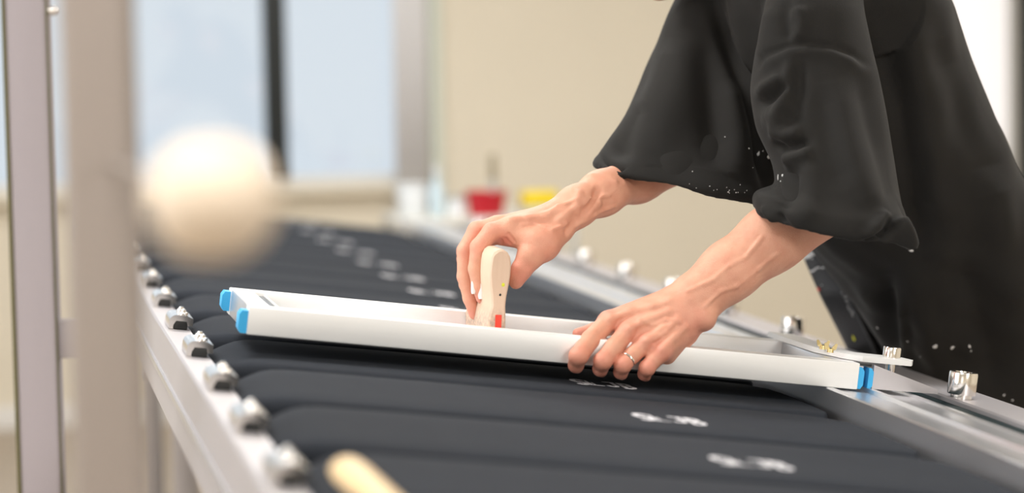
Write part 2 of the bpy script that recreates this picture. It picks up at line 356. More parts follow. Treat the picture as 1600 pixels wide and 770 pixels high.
# ---- printing boards
PITCH = .365; W2 = .163; HB = -.030
def board_rings(drop=0.0, grow=0.0, hoff=0.0, st=None):
    rings = []
    st = st or [(-.045, .070, .070, -.020), (-.03, .095, .095, -.014), (-.012, .118, .120, -.008), (.006, .136, .140, -.003), (.022, .149, .153, -.0008), (.045, .159, .160, 0), (.08, W2, W2, 0), (.3, W2, W2, .0008), (.55, W2, W2, .0008), (.80, W2, W2, 0), (.835, W2, .150, 0), (.86, W2-.004, .118, 0), (.873, W2-.02, .092, -.002)]
    for (s, wn, wf, h) in st:
        wn += grow; wf += grow
        sec = [(-wn, -.026), (-wn-.002, -.016), (-wn, -.007), (-wn+.004, -.0022), (-wn+.012, 0), (-wn*.5, .0006), (0, .0008), (wf*.5, .0006), (wf-.012, 0), (wf-.004, -.0022), (wf, -.007), (wf+.002, -.016), (wf, -.026)]
        rings.append([(s, a, b+h+hoff) for (a, b) in sec])
    return rings
def make_board():
    t = on_table('printing_board', 0, 0, HB)
    MB().loft(board_rings()).build('fabric_cover', M_fabric, t, angle=50)
    MB().plate([(-.080, -.045), (-.02, -.055), (.06, -.14), (.84, -.14), (.84, .13), (.80, .14), (.06, .14), (-.02, .055), (-.080, .045)], -.036, -.0262).build('base_plate', M_black, t)
    # silver clamp at the neck end
    pf = [(-.080, -.0125)]
    for i in range(9):
        a = math.pi - math.pi/2*i/8; pf.append((-.069+.011*math.cos(a), -.001+.011*math.sin(a)))
    pf += [(-.052, .010), (-.042, .006), (-.042, -.006), (-.050, -.006), (-.052, .001), (-.069, .001), (-.073, -.006), (-.073, -.0125)]
    cl = MB().prism(pf, -.043, .043).build('clamp', M_chrome, t)
    for yy in (-.026, .026):
        b = MB().cyl((0, 0, 0), (0, 0, .005), .0075, .007, 16, .001).cyl((0, 0, .005), (0, 0, .008), .004, .0035, 6).build('bolt', M_chrome, cl); b.location = (-.057, yy, .0098)
    MB().box((-.0728, -.042, -.0125), (-.050, .042, .0005), 0.001).build('clamp_pad', M_black, t)
    # the white print: two marks, unreadable blurs in the photograph
    o = MB()
    def stroke(pts, wd):
        for (a, b) in zip(pts, pts[1:]):
            dx, dy = b[0]-a[0], b[1]-a[1]; l = math.hypot(dx, dy); nx, ny = -dy/l*wd/2, dx/l*wd/2; ex, ey = dx/l*wd*.35, dy/l*wd*.35
            o.plate([(a[0]-ex+nx, a[1]-ey+ny), (a[0]-ex-nx, a[1]-ey-ny), (b[0]+ex-nx, b[1]+ey-ny), (b[0]+ex+nx, b[1]+ey+ny)], .0012, .0017)
    def arc(cx, cy, rx, ry, a0, a1, wd, n=14):
        stroke([(cx+rx*math.cos(math.radians(a0+(a1-a0)*i/n)), cy+ry*math.sin(math.radians(a0+(a1-a0)*i/n))) for i in range(n+1)], wd)
    x = .500; y = -.050
    arc(x+.009, y+.012, .008, .014, 40, 270, .0085); arc(x+.009, y-.014, .008, .013, 90, -130, .0085)
    stroke([(x+.022, y-.026), (x+.022, y+.022)], .004); stroke([(x+.028, y-.026), (x+.028, y+.004)], .0022); stroke([(x+.022, y-.026), (x+.041, y-.026)], .0028)
    x = .552
    stroke([(x, y+.026), (x+.014, y+.026)], .006); stroke([(x+.012, y+.026), (x+.012, y-.014)], .0065); arc(x+.005, y-.014, .007, .010, 0, -160, .006)
    stroke([(x+.023, y-.032), (x+.023, y+.026)], .007); arc(x+.026, y+.010, .010, .014, 90, -90, .0065); arc(x+.026, y-.018, .012, .015, 90, -90, .0065)
    o.build('print', M_print, t, smooth=False)
    return t
proto = make_board()
NAMES = {0: 'black printing board lying under the front bar of the silver screen', 1: 'black printing board next to the fingers, first in front of the silver screen',
         2: 'black printing board second in front of the silver screen', 3: 'nearest black printing board, under the tip of the pale wooden handle',
         4: 'black printing board cut off by the bottom edge of the photo', -1: 'black printing board right behind the back bar of the silver screen', -2: 'black printing board second behind the silver screen',
         -3: 'black printing board third behind the silver screen', -4: 'black printing board fourth behind the silver screen', -5: 'black printing board fifth behind the silver screen',
         -6: 'black printing board sixth behind the silver screen', -7: 'black printing board fourth from the far end of the table', -8: 'black printing board third from the far end of the table',
         -9: 'black printing board second from the far end of the table', -10: 'farthest black printing board at the end of the table by the window'}
first = True
for k in range(4, -11, -1):
    o = proto if first else copy_tree(proto)
    first = False
    tt = .075-PITCH*k
    o.location = tuple(T(0, tt, HB)); tag(o, NAMES[k], 'printing board', 'black cloth-covered printing boards in a row')

# ------------------------------------------------------------------ the screen frame
FL, FB = .940, .300      # length along the slope, width along the table
FRH = .0405
scr = on_table('screen_frame', 0, 0, 0.0)
tag(scr, 'white aluminium printing screen frame with blue corner caps under both hands', 'frame')
MB().box((0, 0, 0), (FL, .036, FRH), 0.0015).build('front_bar', M_aluframe, scr)
MB().box((0, FB-.032, 0), (FL, FB+.004, FRH), 0.0015).build('back_bar', M_aluframe, scr)
MB().box((.0005, .0362, 0), (.036, FB-.0322, FRH-.0008), 0.0015).build('side_bar', M_alu, scr)
MB().box((FL-.036, .0362, 0), (FL-.0005, FB-.0322, FRH-.0008), 0.0015).build('side_bar', M_alu, scr)
MB().box((.004, .01, -.0012), (FL-.004, FB-.01, -.0002)).build('mesh_fabric', M_mesh, scr, smooth=False)
def cap(s0, s1, t0, t1, h0, h1):
    o = MB(); c = .004; sg = -1 if s0 < 0.5 else 1
    xo, xi = (s0, s1) if sg < 0 else (s1, s0)
    o.prism([(xi, h0), (xo-sg*c, h0), (xo, h0+c*1.5), (xo, h1-c*1.5), (xo-sg*c, h1), (xi, h1)], t0, t1)
    return o.build('corner_cap', M_blue, scr)
cap(-.013, -.0002, .002, .034, .001, .034); cap(-.013, -.0002, FB-.030, FB+.002, .006, .036)
cap(FL+.0002, FL+.010, .004, .032, .001, .034); cap(FL+.0002, FL+.010, FB-.030, FB+.002, .001, .034)
cap(FL+.018, FL+.026, .006, .032, .001, .034)
MB().box((FL+.0002, .012, .036), (FL+.024, .032, .0405), 0.001).build('cap_bridge', M_black, scr)
MB().prism([(FL+.0262, .0025), (FL+.135, .0035), (FL+.135, .0105), (FL+.0262, .0395)], .008, .013).build('reflection_wedge', M_rail, scr)  # wedge added where the rail's inner side shows a pale, reflection-like face
# dark reflection inside the left side bar, built as a strip, and a rib
MB().box((.0362, .0365, .024), (.050, FB-.0325, .034)).build('reflection_strip', mat('dark_reflection', (.07, .085, .10), .35), scr)
MB().box((.0502, .0365, .022), (.054, FB-.0325, .036)).build('inner_rib', M_aluframe, scr)
# locating arm on the right end with wing nuts and a knob
MB().plate([(.900, .335), (.905, .12), (.93, .055), (.955, .030), (1.035, .030), (1.045, .050), (1.035, .085), (.965, .095), (.95, .16), (.945, .335)], FRH+.0003, FRH+.0085).build('locating_arm', M_aluframe, scr)
MB().lathe([(0, -.014), (.0075, -.014), (.0075, .0087), (.0140, .0087), (.0140, .024), (.0130, .0255), (0, .0255)], 30, Matrix.Translation((1.012, .058, FRH))).build('locating_knob', M_chrome, scr)
for (px_, py_) in ((1285, 545), (1297, 550)):
    s, t, _ = ST_px(px_, py_, FRH+.009)
    wn = MB(); wn.lathe([(0, 0), (.0055, 0), (.0045, .006), (.002, .007), (0, .007)], 14, Matrix.Translation((s, t, FRH+.0086)))
    for sg in (-1, 1):
        wn.prism([(s+sg*.002, FRH+.010), (s+sg*.009, FRH+.014), (s+sg*.011, FRH+.022), (s+sg*.008, FRH+.023), (s+sg*.002, FRH+.0155)], t-.0012, t+.0012)
    wn.build('wing_nut', M_brass, scr)

# ------------------------------------------------------------------ the squeegee in the right hand
SQ_S, SQ_T0, SQ_T1 = ST_px(776, 520, .03)[0], .085, .265
# place so that its near end face sits at the photographed column
for _ in range(8):
    q = PX(T(SQ_S, SQ_T0, .03)); SQ_S += (780-q[0])*q[2]/FPX
sq = on_table('squeegee', SQ_S, SQ_T0, 0.001, 0)
sq.rotation_euler = (Matrix.Rotation(math.radians(3.4), 3, 'Y')).to_euler()
sq.scale = (.90, 1, 1.09)
tag(sq, 'pale wooden squeegee with a red rubber blade gripped upright in the hand', 'squeegee')
hp = [(-.016, .020), (-.0175, .035), (-.0150, .050), (-.0115, .062), (-.0125, .075), (-.0155, .090), (-.0170, .105), (-.0165, .120), (-.0150, .130), (-.0115, .1365), (-.005, .1405)]
hp2 = [(.004, .1412), (.0115, .1375), (.0165, .131), (.0185, .120), (.0180, .105), (.0155, .090), (.0125, .075), (.0115, .062), (.0125, .050), (.0130, .035), (.0125, .020)]
L_ = SQ_T1-SQ_T0
hm = MB(); prof = hp+hp2
def ins(pr, k):
    cx = sum(p[0] for p in pr)/len(pr); cz = .08
    return [(p[0]+(-k if p[0] > cx else k), p[1]+(-k if p[1] > .13 else 0)) for p in pr]
pi_ = ins(prof, .0025)
hm.loft([[(p[0], 0, p[1]) for p in pi_], [(p[0], .0025, p[1]) for p in prof], [(p[0], L_-.0025, p[1]) for p in prof], [(p[0], L_, p[1]) for p in pi_]])
hm.build('handle', M_wood, sq)
MB().box((-.0052, -.0022, .0), (.0052, L_+.002, .050), 0.0006).build('rubber_blade', M_rubber, sq)
hm = MB(); hm.cyl((.0015, -.0007, .078), (.0015, .002, .078), .0018, n=14).build('nail_hole', M_black, sq)
hm = MB(); hm.sphere((.006, .0002, .092), .0034, 12, (1, .15, .9)).build('paint_spot', M_painty, sq)

# ------------------------------------------------------------------ things at the left: two posts and a round knob
def post(name, pxc, d, wd, m, label, slot=False):
    P = W(pxc, 385, d); t = empty(name, (P[0], P[1], 0)); t.rotation_euler = (0, 0, -PSI*0.9)
    o = MB(); h = wd/2
    o.box((-h, -h, 0.012), (h, h, ZC-.001), 0.004 if slot else 0.010, 3).build('upright', m, t)
    MB().box((-h-.03, -h-.03, 0), (h+.03, h+.03, .012), 0.002).build('foot_plate', m, t)
    if slot:
        MB().box((-h-.004, -h-.001, 0.02), (-h+.001, -h+.02, ZC-.01)).build('edge_strip', M_strip2, t)
        MB().box((h-.001, -h+.004, 0.02), (h+.002, -h+.012, ZC-.01)).build('edge_strip', M_strip2, t)
    return tag(t, label, 'post')
M_strip2 = mat('olive_strip', (0.12, 0.11, 0.05), 0.5)
p1 = post('steel_post', 56, 3.25, .053, M_post, 'slim lilac-grey upright post at the left edge of the photo', True)
P_ = W(100, 530, 3.25); loc = Vector(P_)-Vector((p1.location))
MB().box((.026, -.012, P_[2]-.026), (.062, .012, P_[2]+.026), 0.003).build('bracket', M_post, p1)
MB().box((.060, -.008, .25), (.068, .008, P_[2]+.20), 0.002).build('side_rod', M_strip2, p1)
P_ = W(80, 18, 3.25); MB().cyl((.026, -.01, P_[2]), (.036, -.01, P_[2]), .006).sphere((.036, -.01, P_[2]), .006, 10).build('screw', M_chrome, p1)
p2 = post('steel_post', 163, 2.15, .0615, M_post2, 'broad blurred beige-grey post between the lilac post and the table')
P_ = W(332, 312, 1.55)
rel2 = Matrix.Rotation(PSI*0.9, 3, 'Z') @ (Vector(P_)-Vector(p2.location))
kn = MB(); ks = .75
kn.lathe([(r*ks, z*ks) for (r, z) in [(0, -.052), (.022, -.050), (.040, -.040), (.052, -.022), (.0565, 0), (.052, .022), (.040, .040), (.022, .050), (0, .052)]], 32)
ko = kn.build('round_knob', M_cream, p2, angle=60); ko.location = rel2; ko['label'] = 'round cream knob, far out of focus'
c = Vector(rel2)
MB().cyl((.012, -.02, c[2]), (c[0]-.012, c[1]+.03, c[2]), .003, n=12).build('knob_stem', M_post2, p2)

# the pale wooden handle lying near the camera
s0, t0, _ = ST_px(538, 728, HB+.02); s1, t1, _ = ST_px(735, 900, HB+.02)
ang = math.atan2(t1-t0, s1-s0); Lh = min(.34, math.hypot(s1-s0, t1-t0))
wh = on_table('wooden_handle', s0, t0, HB+.003, ang)
tag(wh, 'pale wooden handle with a rounded tip lying on the nearest board', 'handle')
rings = []
for (x, r, rz_) in ((0, .004, .003), (.003, .010, .008), (.009, .0155, .012), (.018, .0185, .0145), (.05, .0195, .015), (.12, .0185, .014), (.22, .016, .012), (.30, .014, .010), (.31, .010, .008)):
    rings.append([(x, r*math.cos(2*math.pi*i/20), .0155+rz_*math.sin(2*math.pi*i/20)) for i in range(20)])
MB().loft(rings).build('grip', mat('varnished_wood', (0.85, 0.62, 0.34), 0.4, noise=0.1, scale=40, stretch=(1, 8, 8)), wh)
MB().box((.305, -.04, .012), (.42, .04, .0145), 0.001).build('blade', M_alu, wh)

# ------------------------------------------------------------------ trolley and clutter beyond the table end
DB = 7.9
ztop = W(700, 338, DB)[2]
cA = W(612, 338, DB); cB = W(905, 338, DB)
tr = empty('trolley', ((cA[0]+cB[0])/2, (cA[1]+cB[1])/2+.12, 0)); tr.rotation_euler = (0, 0, -PSI*.3)
tag(tr, 'pale trolley carrying bottles and a red tub beyond the far end of the table', 'trolley')
hw = (cB[0]-cA[0])/2
MB().box((-hw, -.2, ztop-.02), (hw, .2, ztop), 0.004).build('top_shelf', mat('pale_shelf', (0.7, 0.68, 0.62), 0.5), tr)
MB().box((-hw, -.2, ztop-.34), (hw, .2, ztop-.32), 0.004).build('lower_shelf', M_grey, tr)
for sx in (-1, 1):
    for sy in (-1, 1):
        MB().box((sx*hw-.012*sx-.012, sy*.185-.012, .06), (sx*hw-.012*sx+.012, sy*.185+.012, ztop-.021), 0.002).cyl((sx*(hw-.014), sy*.185-.012, .04), (sx*(hw-.014), sy*.185+.012, .04), .04, n=18).build('leg', M_grey, tr)
def put(px_, d=DB, z=None):
    P = W(px_, 338, d); return (P[0], P[1], (ztop if z is None else z)+.0005)
def lathe_thing(name, px_, prof, m, label, cat, d=DB, lid=None, z=None, group=None):
    t = empty(name, put(px_, d, z)); tag(t, label, cat, group)
    MB().lathe(prof, 24).build('body', m, t)
    if lid: MB().lathe(lid[0], 24).build('lid', lid[1], t)
    return t
def cylp(r, h, rt=None, neck=None):
    rt = rt or r
    pr = [(0, 0), (r*.93, 0), (r, .006), (rt, h-.008)]
    if neck: pr += [(neck, h+.02), (neck, h+.04), (0, h+.04)]
    else: pr += [(rt*.95, h), (0, h)]
    return pr
lathe_thing('tub', 760, [(0, 0), (.052, 0), (.055, .004), (.066, .070), (.070, .072), (.070, .080), (.060, .080), (.056, .012), (0, .012)], M_red, 'small red tub standing behind the gripping hand', 'tub')
t = empty('scraper', put(771, DB+.0)); tag(t, 'brown-handled scraper standing upright in the red tub', 'tool')
MB().box((-.012, -.004, .014), (.012, .004, .12), 0.002).build('blade', M_grey, t)
MB().cyl((0, 0, .12), (0, 0, .20), .014, .012, 14, .003).build('grip', mat('brown_grip', (0.28, 0.24, 0.16), .5), t)
lathe_thing('bucket', 643, cylp(.046, .10, .052), M_clear, 'milky white bucket at the left end of the trolley', 'bucket', lid=([(0, .101), (.055, .101), (.055, .109), (0, .109)], M_clear))
lathe_thing('bottle', 683, cylp(.024, .10, neck=.009), mat('bluish_bottle', (.55, .68, .75), .3), 'slim bluish bottle right of the milky bucket', 'bottle', lid=([(0, .141), (.011, .141), (.011, .165), (0, .165)], M_clear))
lathe_thing('jar', 713, cylp(.030, .055), M_clear, 'low milky jar beside the red tub', 'jar', lid=([(0, .056), (.032, .056), (.032, .068), (0, .068)], M_grey))
t = empty('carton', put(842)); tag(t, 'flat bright yellow box at the right end of the trolley', 'box')
MB().box((-.056, -.04, .028), (.056, .04, .078), 0.003).build('body', M_yellow, t)
MB().box((-.060, -.044, 0), (.060, .044, .028), 0.003).build('tray', mat('grey_tray', (.55, .56, .5), .5), t)
lathe_thing('canister', 893, cylp(.022, .12, neck=.010), M_teal, 'teal canister on the lower shelf of the trolley', 'canister', z=ztop-.32, lid=([(0, .161), (.012, .161), (.012, .18), (0, .18)], M_clear))
# metal tins and tools on the far part of the rail
for i, (px_, py_, r, h, lab) in enumerate(((668, 352, .028, .05, 'shiny metal tin at the far end of the aluminium rail'), (706, 362, .024, .035, 'low shiny tin behind the hand on the aluminium rail'))):
    s, tt, _ = ST_px(px_, py_+14, .0)
    s = .995; 
    t = on_table('tin', s, tt, .0035); tag(t, lab, 'tin')
    MB().cyl((0, 0, 0), (0, 0, h), r, r, 24, .002).build('body', M_chrome, t)
    MB().cyl((0, 0, h), (0, 0, h+.006), r+.002, r+.002, 24, .001).build('lid', M_alu, t)
# ------------------------------------------------------------------ the person: field sculpting tools
class Field:
    """smooth union of rounded cones on a grid, turned into one skin by surface nets"""
    def __init__(s, lo, hi, h, far=0.05):
        s.h = h; s.lo = np.array(lo, float); s.n = np.ceil((np.array(hi)-s.lo)/h).astype(int)+1; s.far = far
        s.f = np.full(s.n, far, np.float32)
    def blank(s):
        g = Field.__new__(Field); g.h = s.h; g.lo = s.lo; g.n = s.n; g.far = s.far; g.f = np.full(s.n, s.far, np.float32); return g
    def sub(s, lo, hi):
        a = np.maximum(0, np.floor((lo-s.lo)/s.h).astype(int)); b = np.minimum(s.n, np.ceil((hi-s.lo)/s.h).astype(int)+1)
        if np.any(b <= a): return None
        sl = tuple(slice(a[i], b[i]) for i in range(3))
        ax = [s.lo[i]+s.h*np.arange(a[i], b[i]) for i in range(3)]
        return sl, ax[0][:, None, None], ax[1][None, :, None], ax[2][None, None, :]
    def put(s, sl, d, k, sign=1):
        f = s.f[sl]
        if sign > 0:
            if k > 0:
                e = np.maximum(k-np.abs(f-d), 0)/k; f[...] = np.minimum(f, d) - e*e*k*0.25
            else: np.minimum(f, d, out=f)
        else:
            d = -d; e = np.maximum(k-np.abs(f-d), 0)/max(k, 1e-6); f[...] = np.maximum(f, d)+e*e*k*0.25
    def cone(s, a, b, ra, rb, k=0.006, sign=1, flat=None):
        """flat=(axis vector, factor): squashes the section along an axis (factor<1 thinner)"""
        a = np.array(a, float); b = np.array(b, float); m = max(ra, rb)+k+3*s.h+0.004
        q = s.sub(np.minimum(a, b)-m, np.maximum(a, b)+m)
        if q is None: return s
        sl, X, Y, Z = q
        ab = b-a; L2 = max(float(ab @ ab), 1e-12)
        px, py, pz = X-a[0], Y-a[1], Z-a[2]
        t = np.clip((px*ab[0]+py*ab[1]+pz*ab[2])/L2, 0, 1)
        qx, qy, qz = px-t*ab[0], py-t*ab[1], pz-t*ab[2]
        if flat is not None:
            ax = np.array(flat[0], float); ax /= np.linalg.norm(ax); fc = flat[1]
            c = qx*ax[0]+qy*ax[1]+qz*ax[2]; e = c*(1/fc-1)
            qx, qy, qz = qx+e*ax[0], qy+e*ax[1], qz+e*ax[2]
        d = np.sqrt(qx*qx+qy*qy+qz*qz)-(ra+(rb-ra)*t)
        s.put(sl, d.astype(np.float32), k, sign); return s
    def chain(s, pts, rs, k=0.006, sign=1, flat=None):
        for i in range(len(pts)-1): s.cone(pts[i], pts[i+1], rs[i], rs[i+1], k, sign, flat)
        return s
    def ell(s, c, r, M=None, k=0.01, sign=1):
        c = np.array(c, float); r = np.array(r, float); m = r.max()+k+3*s.h
        q = s.sub(c-m, c+m)
        if q is None: return s
        sl, X, Y, Z = q
        p = [X-c[0], Y-c[1], Z-c[2]]
        if M is not None:
            M = np.asarray(M); p = [p[0]*M[i][0]+p[1]*M[i][1]+p[2]*M[i][2] for i in range(3)]
        k0 = np.sqrt((p[0]/r[0])**2+(p[1]/r[1])**2+(p[2]/r[2])**2); k1 = np.sqrt((p[0]/r[0]**2)**2+(p[1]/r[1]**2)**2+(p[2]/r[2]**2)**2)
        s.put(sl, (k0*(k0-1)/np.maximum(k1, 1e-6)).astype(np.float32), k, sign); return s
    def merge(s, g, k):
        e = np.maximum(k-np.abs(s.f-g.f), 0)/k if k > 0 else 0
        return np.minimum(s.f, g.f)-e*e*k*0.25
    def at(s, P):
        q = (np.asarray(P)-s.lo)/s.h; i = np.floor(q).astype(int)
        if np.any(i < 0) or np.any(i >= s.n-1): return s.far
        w_ = q-i; v = s.f[i[0]:i[0]+2, i[1]:i[1]+2, i[2]:i[2]+2]
        v = v[0]*(1-w_[0])+v[1]*w_[0]; v = v[0]*(1-w_[1])+v[1]*w_[1]; return float(v[0]*(1-w_[2])+v[1]*w_[2])
    def hit(s, px, py, d0, d1):
        d = d0
        while d < d1:
            v = s.at(W(px, py, d))
            if v < 0: return d
            d += max(0.0006, v*0.7)
        return None
    def mesh(s):
        f = s.f; ins = f < 0
        c = [ins[i:i+ins.shape[0]-1 or None, j:j+ins.shape[1]-1 or None, k:k+ins.shape[2]-1 or None] for i in (0, 1) for j in (0, 1) for k in (0, 1)]
        c = [ins[i:ins.shape[0]-1+i, j:ins.shape[1]-1+j, k:ins.shape[2]-1+k] for i in (0, 1) for j in (0, 1) for k in (0, 1)]
        tot = sum(x.astype(np.int8) for x in c); act = (tot > 0) & (tot < 8)
        idx = np.argwhere(act); vid = np.full(act.shape, -1, np.int64); vid[act] = np.arange(len(idx))
        corners = [(i, j, k) for i in (0, 1) for j in (0, 1) for k in (0, 1)]
        acc = np.zeros((len(idx), 3)); cnt = np.zeros(len(idx))
        val = {q: f[idx[:, 0]+q[0], idx[:, 1]+q[1], idx[:, 2]+q[2]] for q in corners}
        for a in corners:
            for ax in range(3):
                if a[ax]: continue
                b = list(a); b[ax] = 1; b = tuple(b)
                va, vb = val[a], val[b]; m = (va < 0) != (vb < 0); t = np.where(m, va/np.where(m, va-vb, 1), 0)
                for q in range(3): acc[:, q] += np.where(m, a[q]+(t if q == ax else 0), 0)
                cnt += m
        V = s.lo+s.h*(idx+acc/np.maximum(cnt, 1)[:, None])
        Q = []
        for ax in range(3):
            sh = [slice(None)]*3; sh2 = [slice(None)]*3; sh[ax] = slice(0, -1); sh2[ax] = slice(1, None)
            A = ins[tuple(sh)]; B = ins[tuple(sh2)]; e = np.argwhere(A != B); up = A[tuple(e.T)]
            u, v = [(1, 2), (2, 0), (0, 1)][ax]
            ok = (e[:, u] > 0) & (e[:, v] > 0) & (e[:, u] < act.shape[u]) & (e[:, v] < act.shape[v]); e = e[ok]; up = up[ok]
            def g(du, dv):
                q = e.copy(); q[:, u] += du; q[:, v] += dv; return vid[q[:, 0], q[:, 1], q[:, 2]]
            q = np.stack([g(-1, -1), g(0, -1), g(0, 0), g(-1, 0)], 1); q[~up] = q[~up][:, ::-1]; Q.append(q)
        Q = np.concatenate(Q); Q = Q[(Q >= 0).all(1)]
        return V, Q
def np_mesh(name, V, Q, m, parent=None, attr=None):
    me = bpy.data.meshes.new(name); me.vertices.add(len(V)); me.vertices.foreach_set('co', np.asarray(V, np.float32).ravel())
    me.loops.add(Q.size); me.loops.foreach_set('vertex_index', Q.astype(np.int32).ravel())
    me.polygons.add(len(Q)); me.polygons.foreach_set('loop_start', np.arange(len(Q), dtype=np.int32)*4)
    me.polygons.foreach_set('use_smooth', np.ones(len(Q), bool)); me.update(calc_edges=True); me.validate()
    if attr is not None and len(me.vertices) == len(V):
        a = me.attributes.new('flush', 'FLOAT', 'POINT'); a.data.foreach_set('value', attr.astype(np.float32))
    me.materials.append(m); o = bpy.data.objects.new(name, me); COL.objects.link(o)
    if parent: o.parent = parent
    return o
def smooth_np(V, Q, it=1, lam=0.5):
    for _ in range(it):
        acc = np.zeros_like(V); cnt = np.zeros(len(V))
        for a, b in ((0, 1), (1, 2), (2, 3), (3, 0)):
            np.add.at(acc, Q[:, a], V[Q[:, b]]); np.add.at(acc, Q[:, b], V[Q[:, a]]); np.add.at(cnt, Q[:, a], 1); np.add.at(cnt, Q[:, b], 1)
        V = V*(1-lam)+lam*acc/np.maximum(cnt, 1)[:, None]
    return V
def P3(p): return W(p[0], p[1], p[2])
def grid_for(pts, pad, h):
    A = np.array([P3(p) for p in pts]); return Field(A.min(0)-pad, A.max(0)+pad, h, 0.03)
def ridges(F, lines, d0, d1, r=0.0022, sink=0.0010, k=0.004, sign=1):
    for ln in lines:
        pts = []
        for (x, y) in ln:
            d = F.hit(x, y, d0, d1)
            if d is not None: pts.append(W(x, y, d+sink*sign))
        for a, b in zip(pts, pts[1:]):
            if np.linalg.norm(a-b) < 0.05: F.cone(a, b, r, r, k, sign)

person = empty('person', (float(W(1560, 640, 4.35)[0]), float(W(1560, 640, 4.35)[1]), 0))
tag(person, 'person in a loose faded black t-shirt bending over the table, hands on squeegee and frame', 'person')
PV = np.array(person.location)

HH = 0.0014
# ---- near (left) arm and hand, spread over the front bar of the frame
wr = (1062, 490, 3.660)
L_pts = [(880, 600, 3.58), (1300, 300, 3.72), (880, 470, 3.72), (1330, 360, 3.55)]
F = grid_for(L_pts, 0.05, HH)
arm = [(1060, 492, 3.668), (1084, 470, 3.672), (1140, 423, 3.680), (1205, 374, 3.690), (1275, 328, 3.705)]
F.chain([P3(p) for p in arm], [.0315, .0335, .0395, .0445, .048], .03, flat=(FW, .86))
F.cone(P3((1072, 500, 3.655)), P3((1098, 497, 3.652)), .019, .020, .012)   # ulna head
MC = dict(i=(951, 502, 3.655), m=(980, 519, 3.638), r=(1008, 537, 3.628), p=(1033, 551, 3.620))
carp = dict(i=(1046, 474, 3.668), m=(1052, 486, 3.660), r=(1058, 500, 3.655), p=(1064, 512, 3.652))
rr = dict(i=(.0235, .0150), m=(.024, .0148), r=(.023, .0140), p=(.021, .0132))
for q in 'imrp': F.cone(P3(carp[q]), P3(MC[q]), rr[q][0], rr[q][1], .012)
F.cone(P3((1068, 520, 3.662)), P3((1040, 553, 3.645)), .021, .017, .012)      # ulnar edge of the palm
F.cone(P3((1035, 500, 3.690)), P3((985, 512, 3.685)), .022, .016, .014)
fingers = dict(
    i=([MC['i'], (923, 530, 3.618), (904, 556, 3.590), (900, 570, 3.606), (902, 574, 3.632)], [.0152, .0142, .0142, .0115, .0090]),
    m=([MC['m'], (959, 543, 3.612), (942, 564, 3.596), (938, 576, 3.610), (940, 580, 3.636)], [.0148, .0134, .0138, .0112, .0090]),
    r=([MC['r'], (988, 555, 3.613), (973, 570, 3.602), (970, 581, 3.614), (972, 585, 3.640)], [.0140, .0124, .0130, .0106, .0085]),
    p=([MC['p'], (1021, 563, 3.614), (1011, 575, 3.609), (1007, 584, 3.620), (1009, 588, 3.646)], [.0134, .0118, .0120, .0098, .0080]))
base = F.f.copy(); res = base.copy()
for q in 'imrp':
    g = F.blank(); pts, rs = fingers[q]; g.chain([P3(p) for p in pts], rs, .004)
    e = np.maximum(.009-np.abs(base-g.f), 0)/.009; s_ = np.minimum(base, g.f)-e*e*.009*.25
    e2 = np.maximum(.0012-np.abs(res-s_), 0)/.0012; res = np.minimum(res, s_)-e2*e2*.0012*.25
g = F.blank(); g.chain([P3(p) for p in ((1020, 500, 3.705), (968, 508, 3.702), (928, 516, 3.694), (903, 521, 3.690))], [.018, .0140, .0115, .0085], .004)
e = np.maximum(.012-np.abs(base-g.f), 0)/.012; s_ = np.minimum(base, g.f)-e*e*.012*.25; res = np.minimum(res, s_)
F.f = res
# tendons, knuckles, veins, wrist creases
for q in 'imr':
    x, y, d = MC[q]; dd = F.hit(x, y, 3.5, 3.8)
    if dd: F.ell(W(x+1, y-1, dd+.008), (.0105, .0105, .0105), None, .006)
ridges(F, [[(955, 497), (985, 487), (1020, 479), (1045, 472)], [(985, 512), (1012, 500), (1045, 487)], [(1012, 531), (1035, 515), (1058, 500)], [(1036, 545), (1052, 528), (1070, 511)]], 3.5, 3.8, .0032, .0022, .008)
ridges(F, [[(1075, 455), (1115, 437), (1140, 415), (1165, 402), (1190, 372)], [(1000, 500), (1022, 508), (1040, 500), (1062, 503)], [(1100, 480), (1125, 455), (1150, 447), (1185, 420), (1215, 395)], [(1022, 530), (1040, 520), (1050, 508)]], 3.5, 3.8, .0021, .0013, .005)
ridges(F, [[(1030, 900), (1031, 901)]], 3.5, 3.8, .0012, -.0002, .004, -1)
ridges(F, [[(1118, 505), (1160, 475), (1205, 440)]], 3.5, 3.8, .004, .0030, .012)
VL, QL = F.mesh(); VL = smooth_np(VL, QL, 1, .4)

# ---- far (right) arm and hand gripping the squeegee
R_pts = [(700, 520, 3.70), (1100, 220, 3.98), (700, 320, 3.70), (1100, 320, 3.98)]
G = grid_for(R_pts, 0.05, HH)
arm = [(872, 342, 3.792), (899, 324, 3.80), (940, 302, 3.845), (995, 277, 3.918), (1060, 246, 3.965)]
G.chain([P3(p) for p in arm], [.0270, .0265, .0305, .0360, .0420], .028, flat=(FW, .85))
G.cone(P3((893, 305, 3.805)), P3((906, 300, 3.81)), .0095, .0095, .012)
MR = dict(i=(800, 354, 3.752), m=(777, 353, 3.775), r=(765, 359, 3.800), p=(764, 370, 3.823))
cr_ = dict(i=(868, 342, 3.785), m=(866, 341, 3.797), r=(866, 345, 3.808), p=(868, 350, 3.818))
for q, (ra, rb) in dict(i=(.0235, .0150), m=(.0235, .0145), r=(.022, .0138), p=(.020, .0130)).items(): G.cone(P3(cr_[q]), P3(MR[q]), ra, rb, .012)
G.cone(P3((800, 360, 3.752)), P3((832, 374, 3.742)), .0145, .0175, .012); G.cone(P3((774, 367, 3.765)), P3((815, 372, 3.755)), .0140, .0160, .010)
G.chain([P3(p) for p in ((872, 358, 3.780), (848, 382, 3.752), (829, 400, 3.738))], [.0235, .0235, .0190], .014)
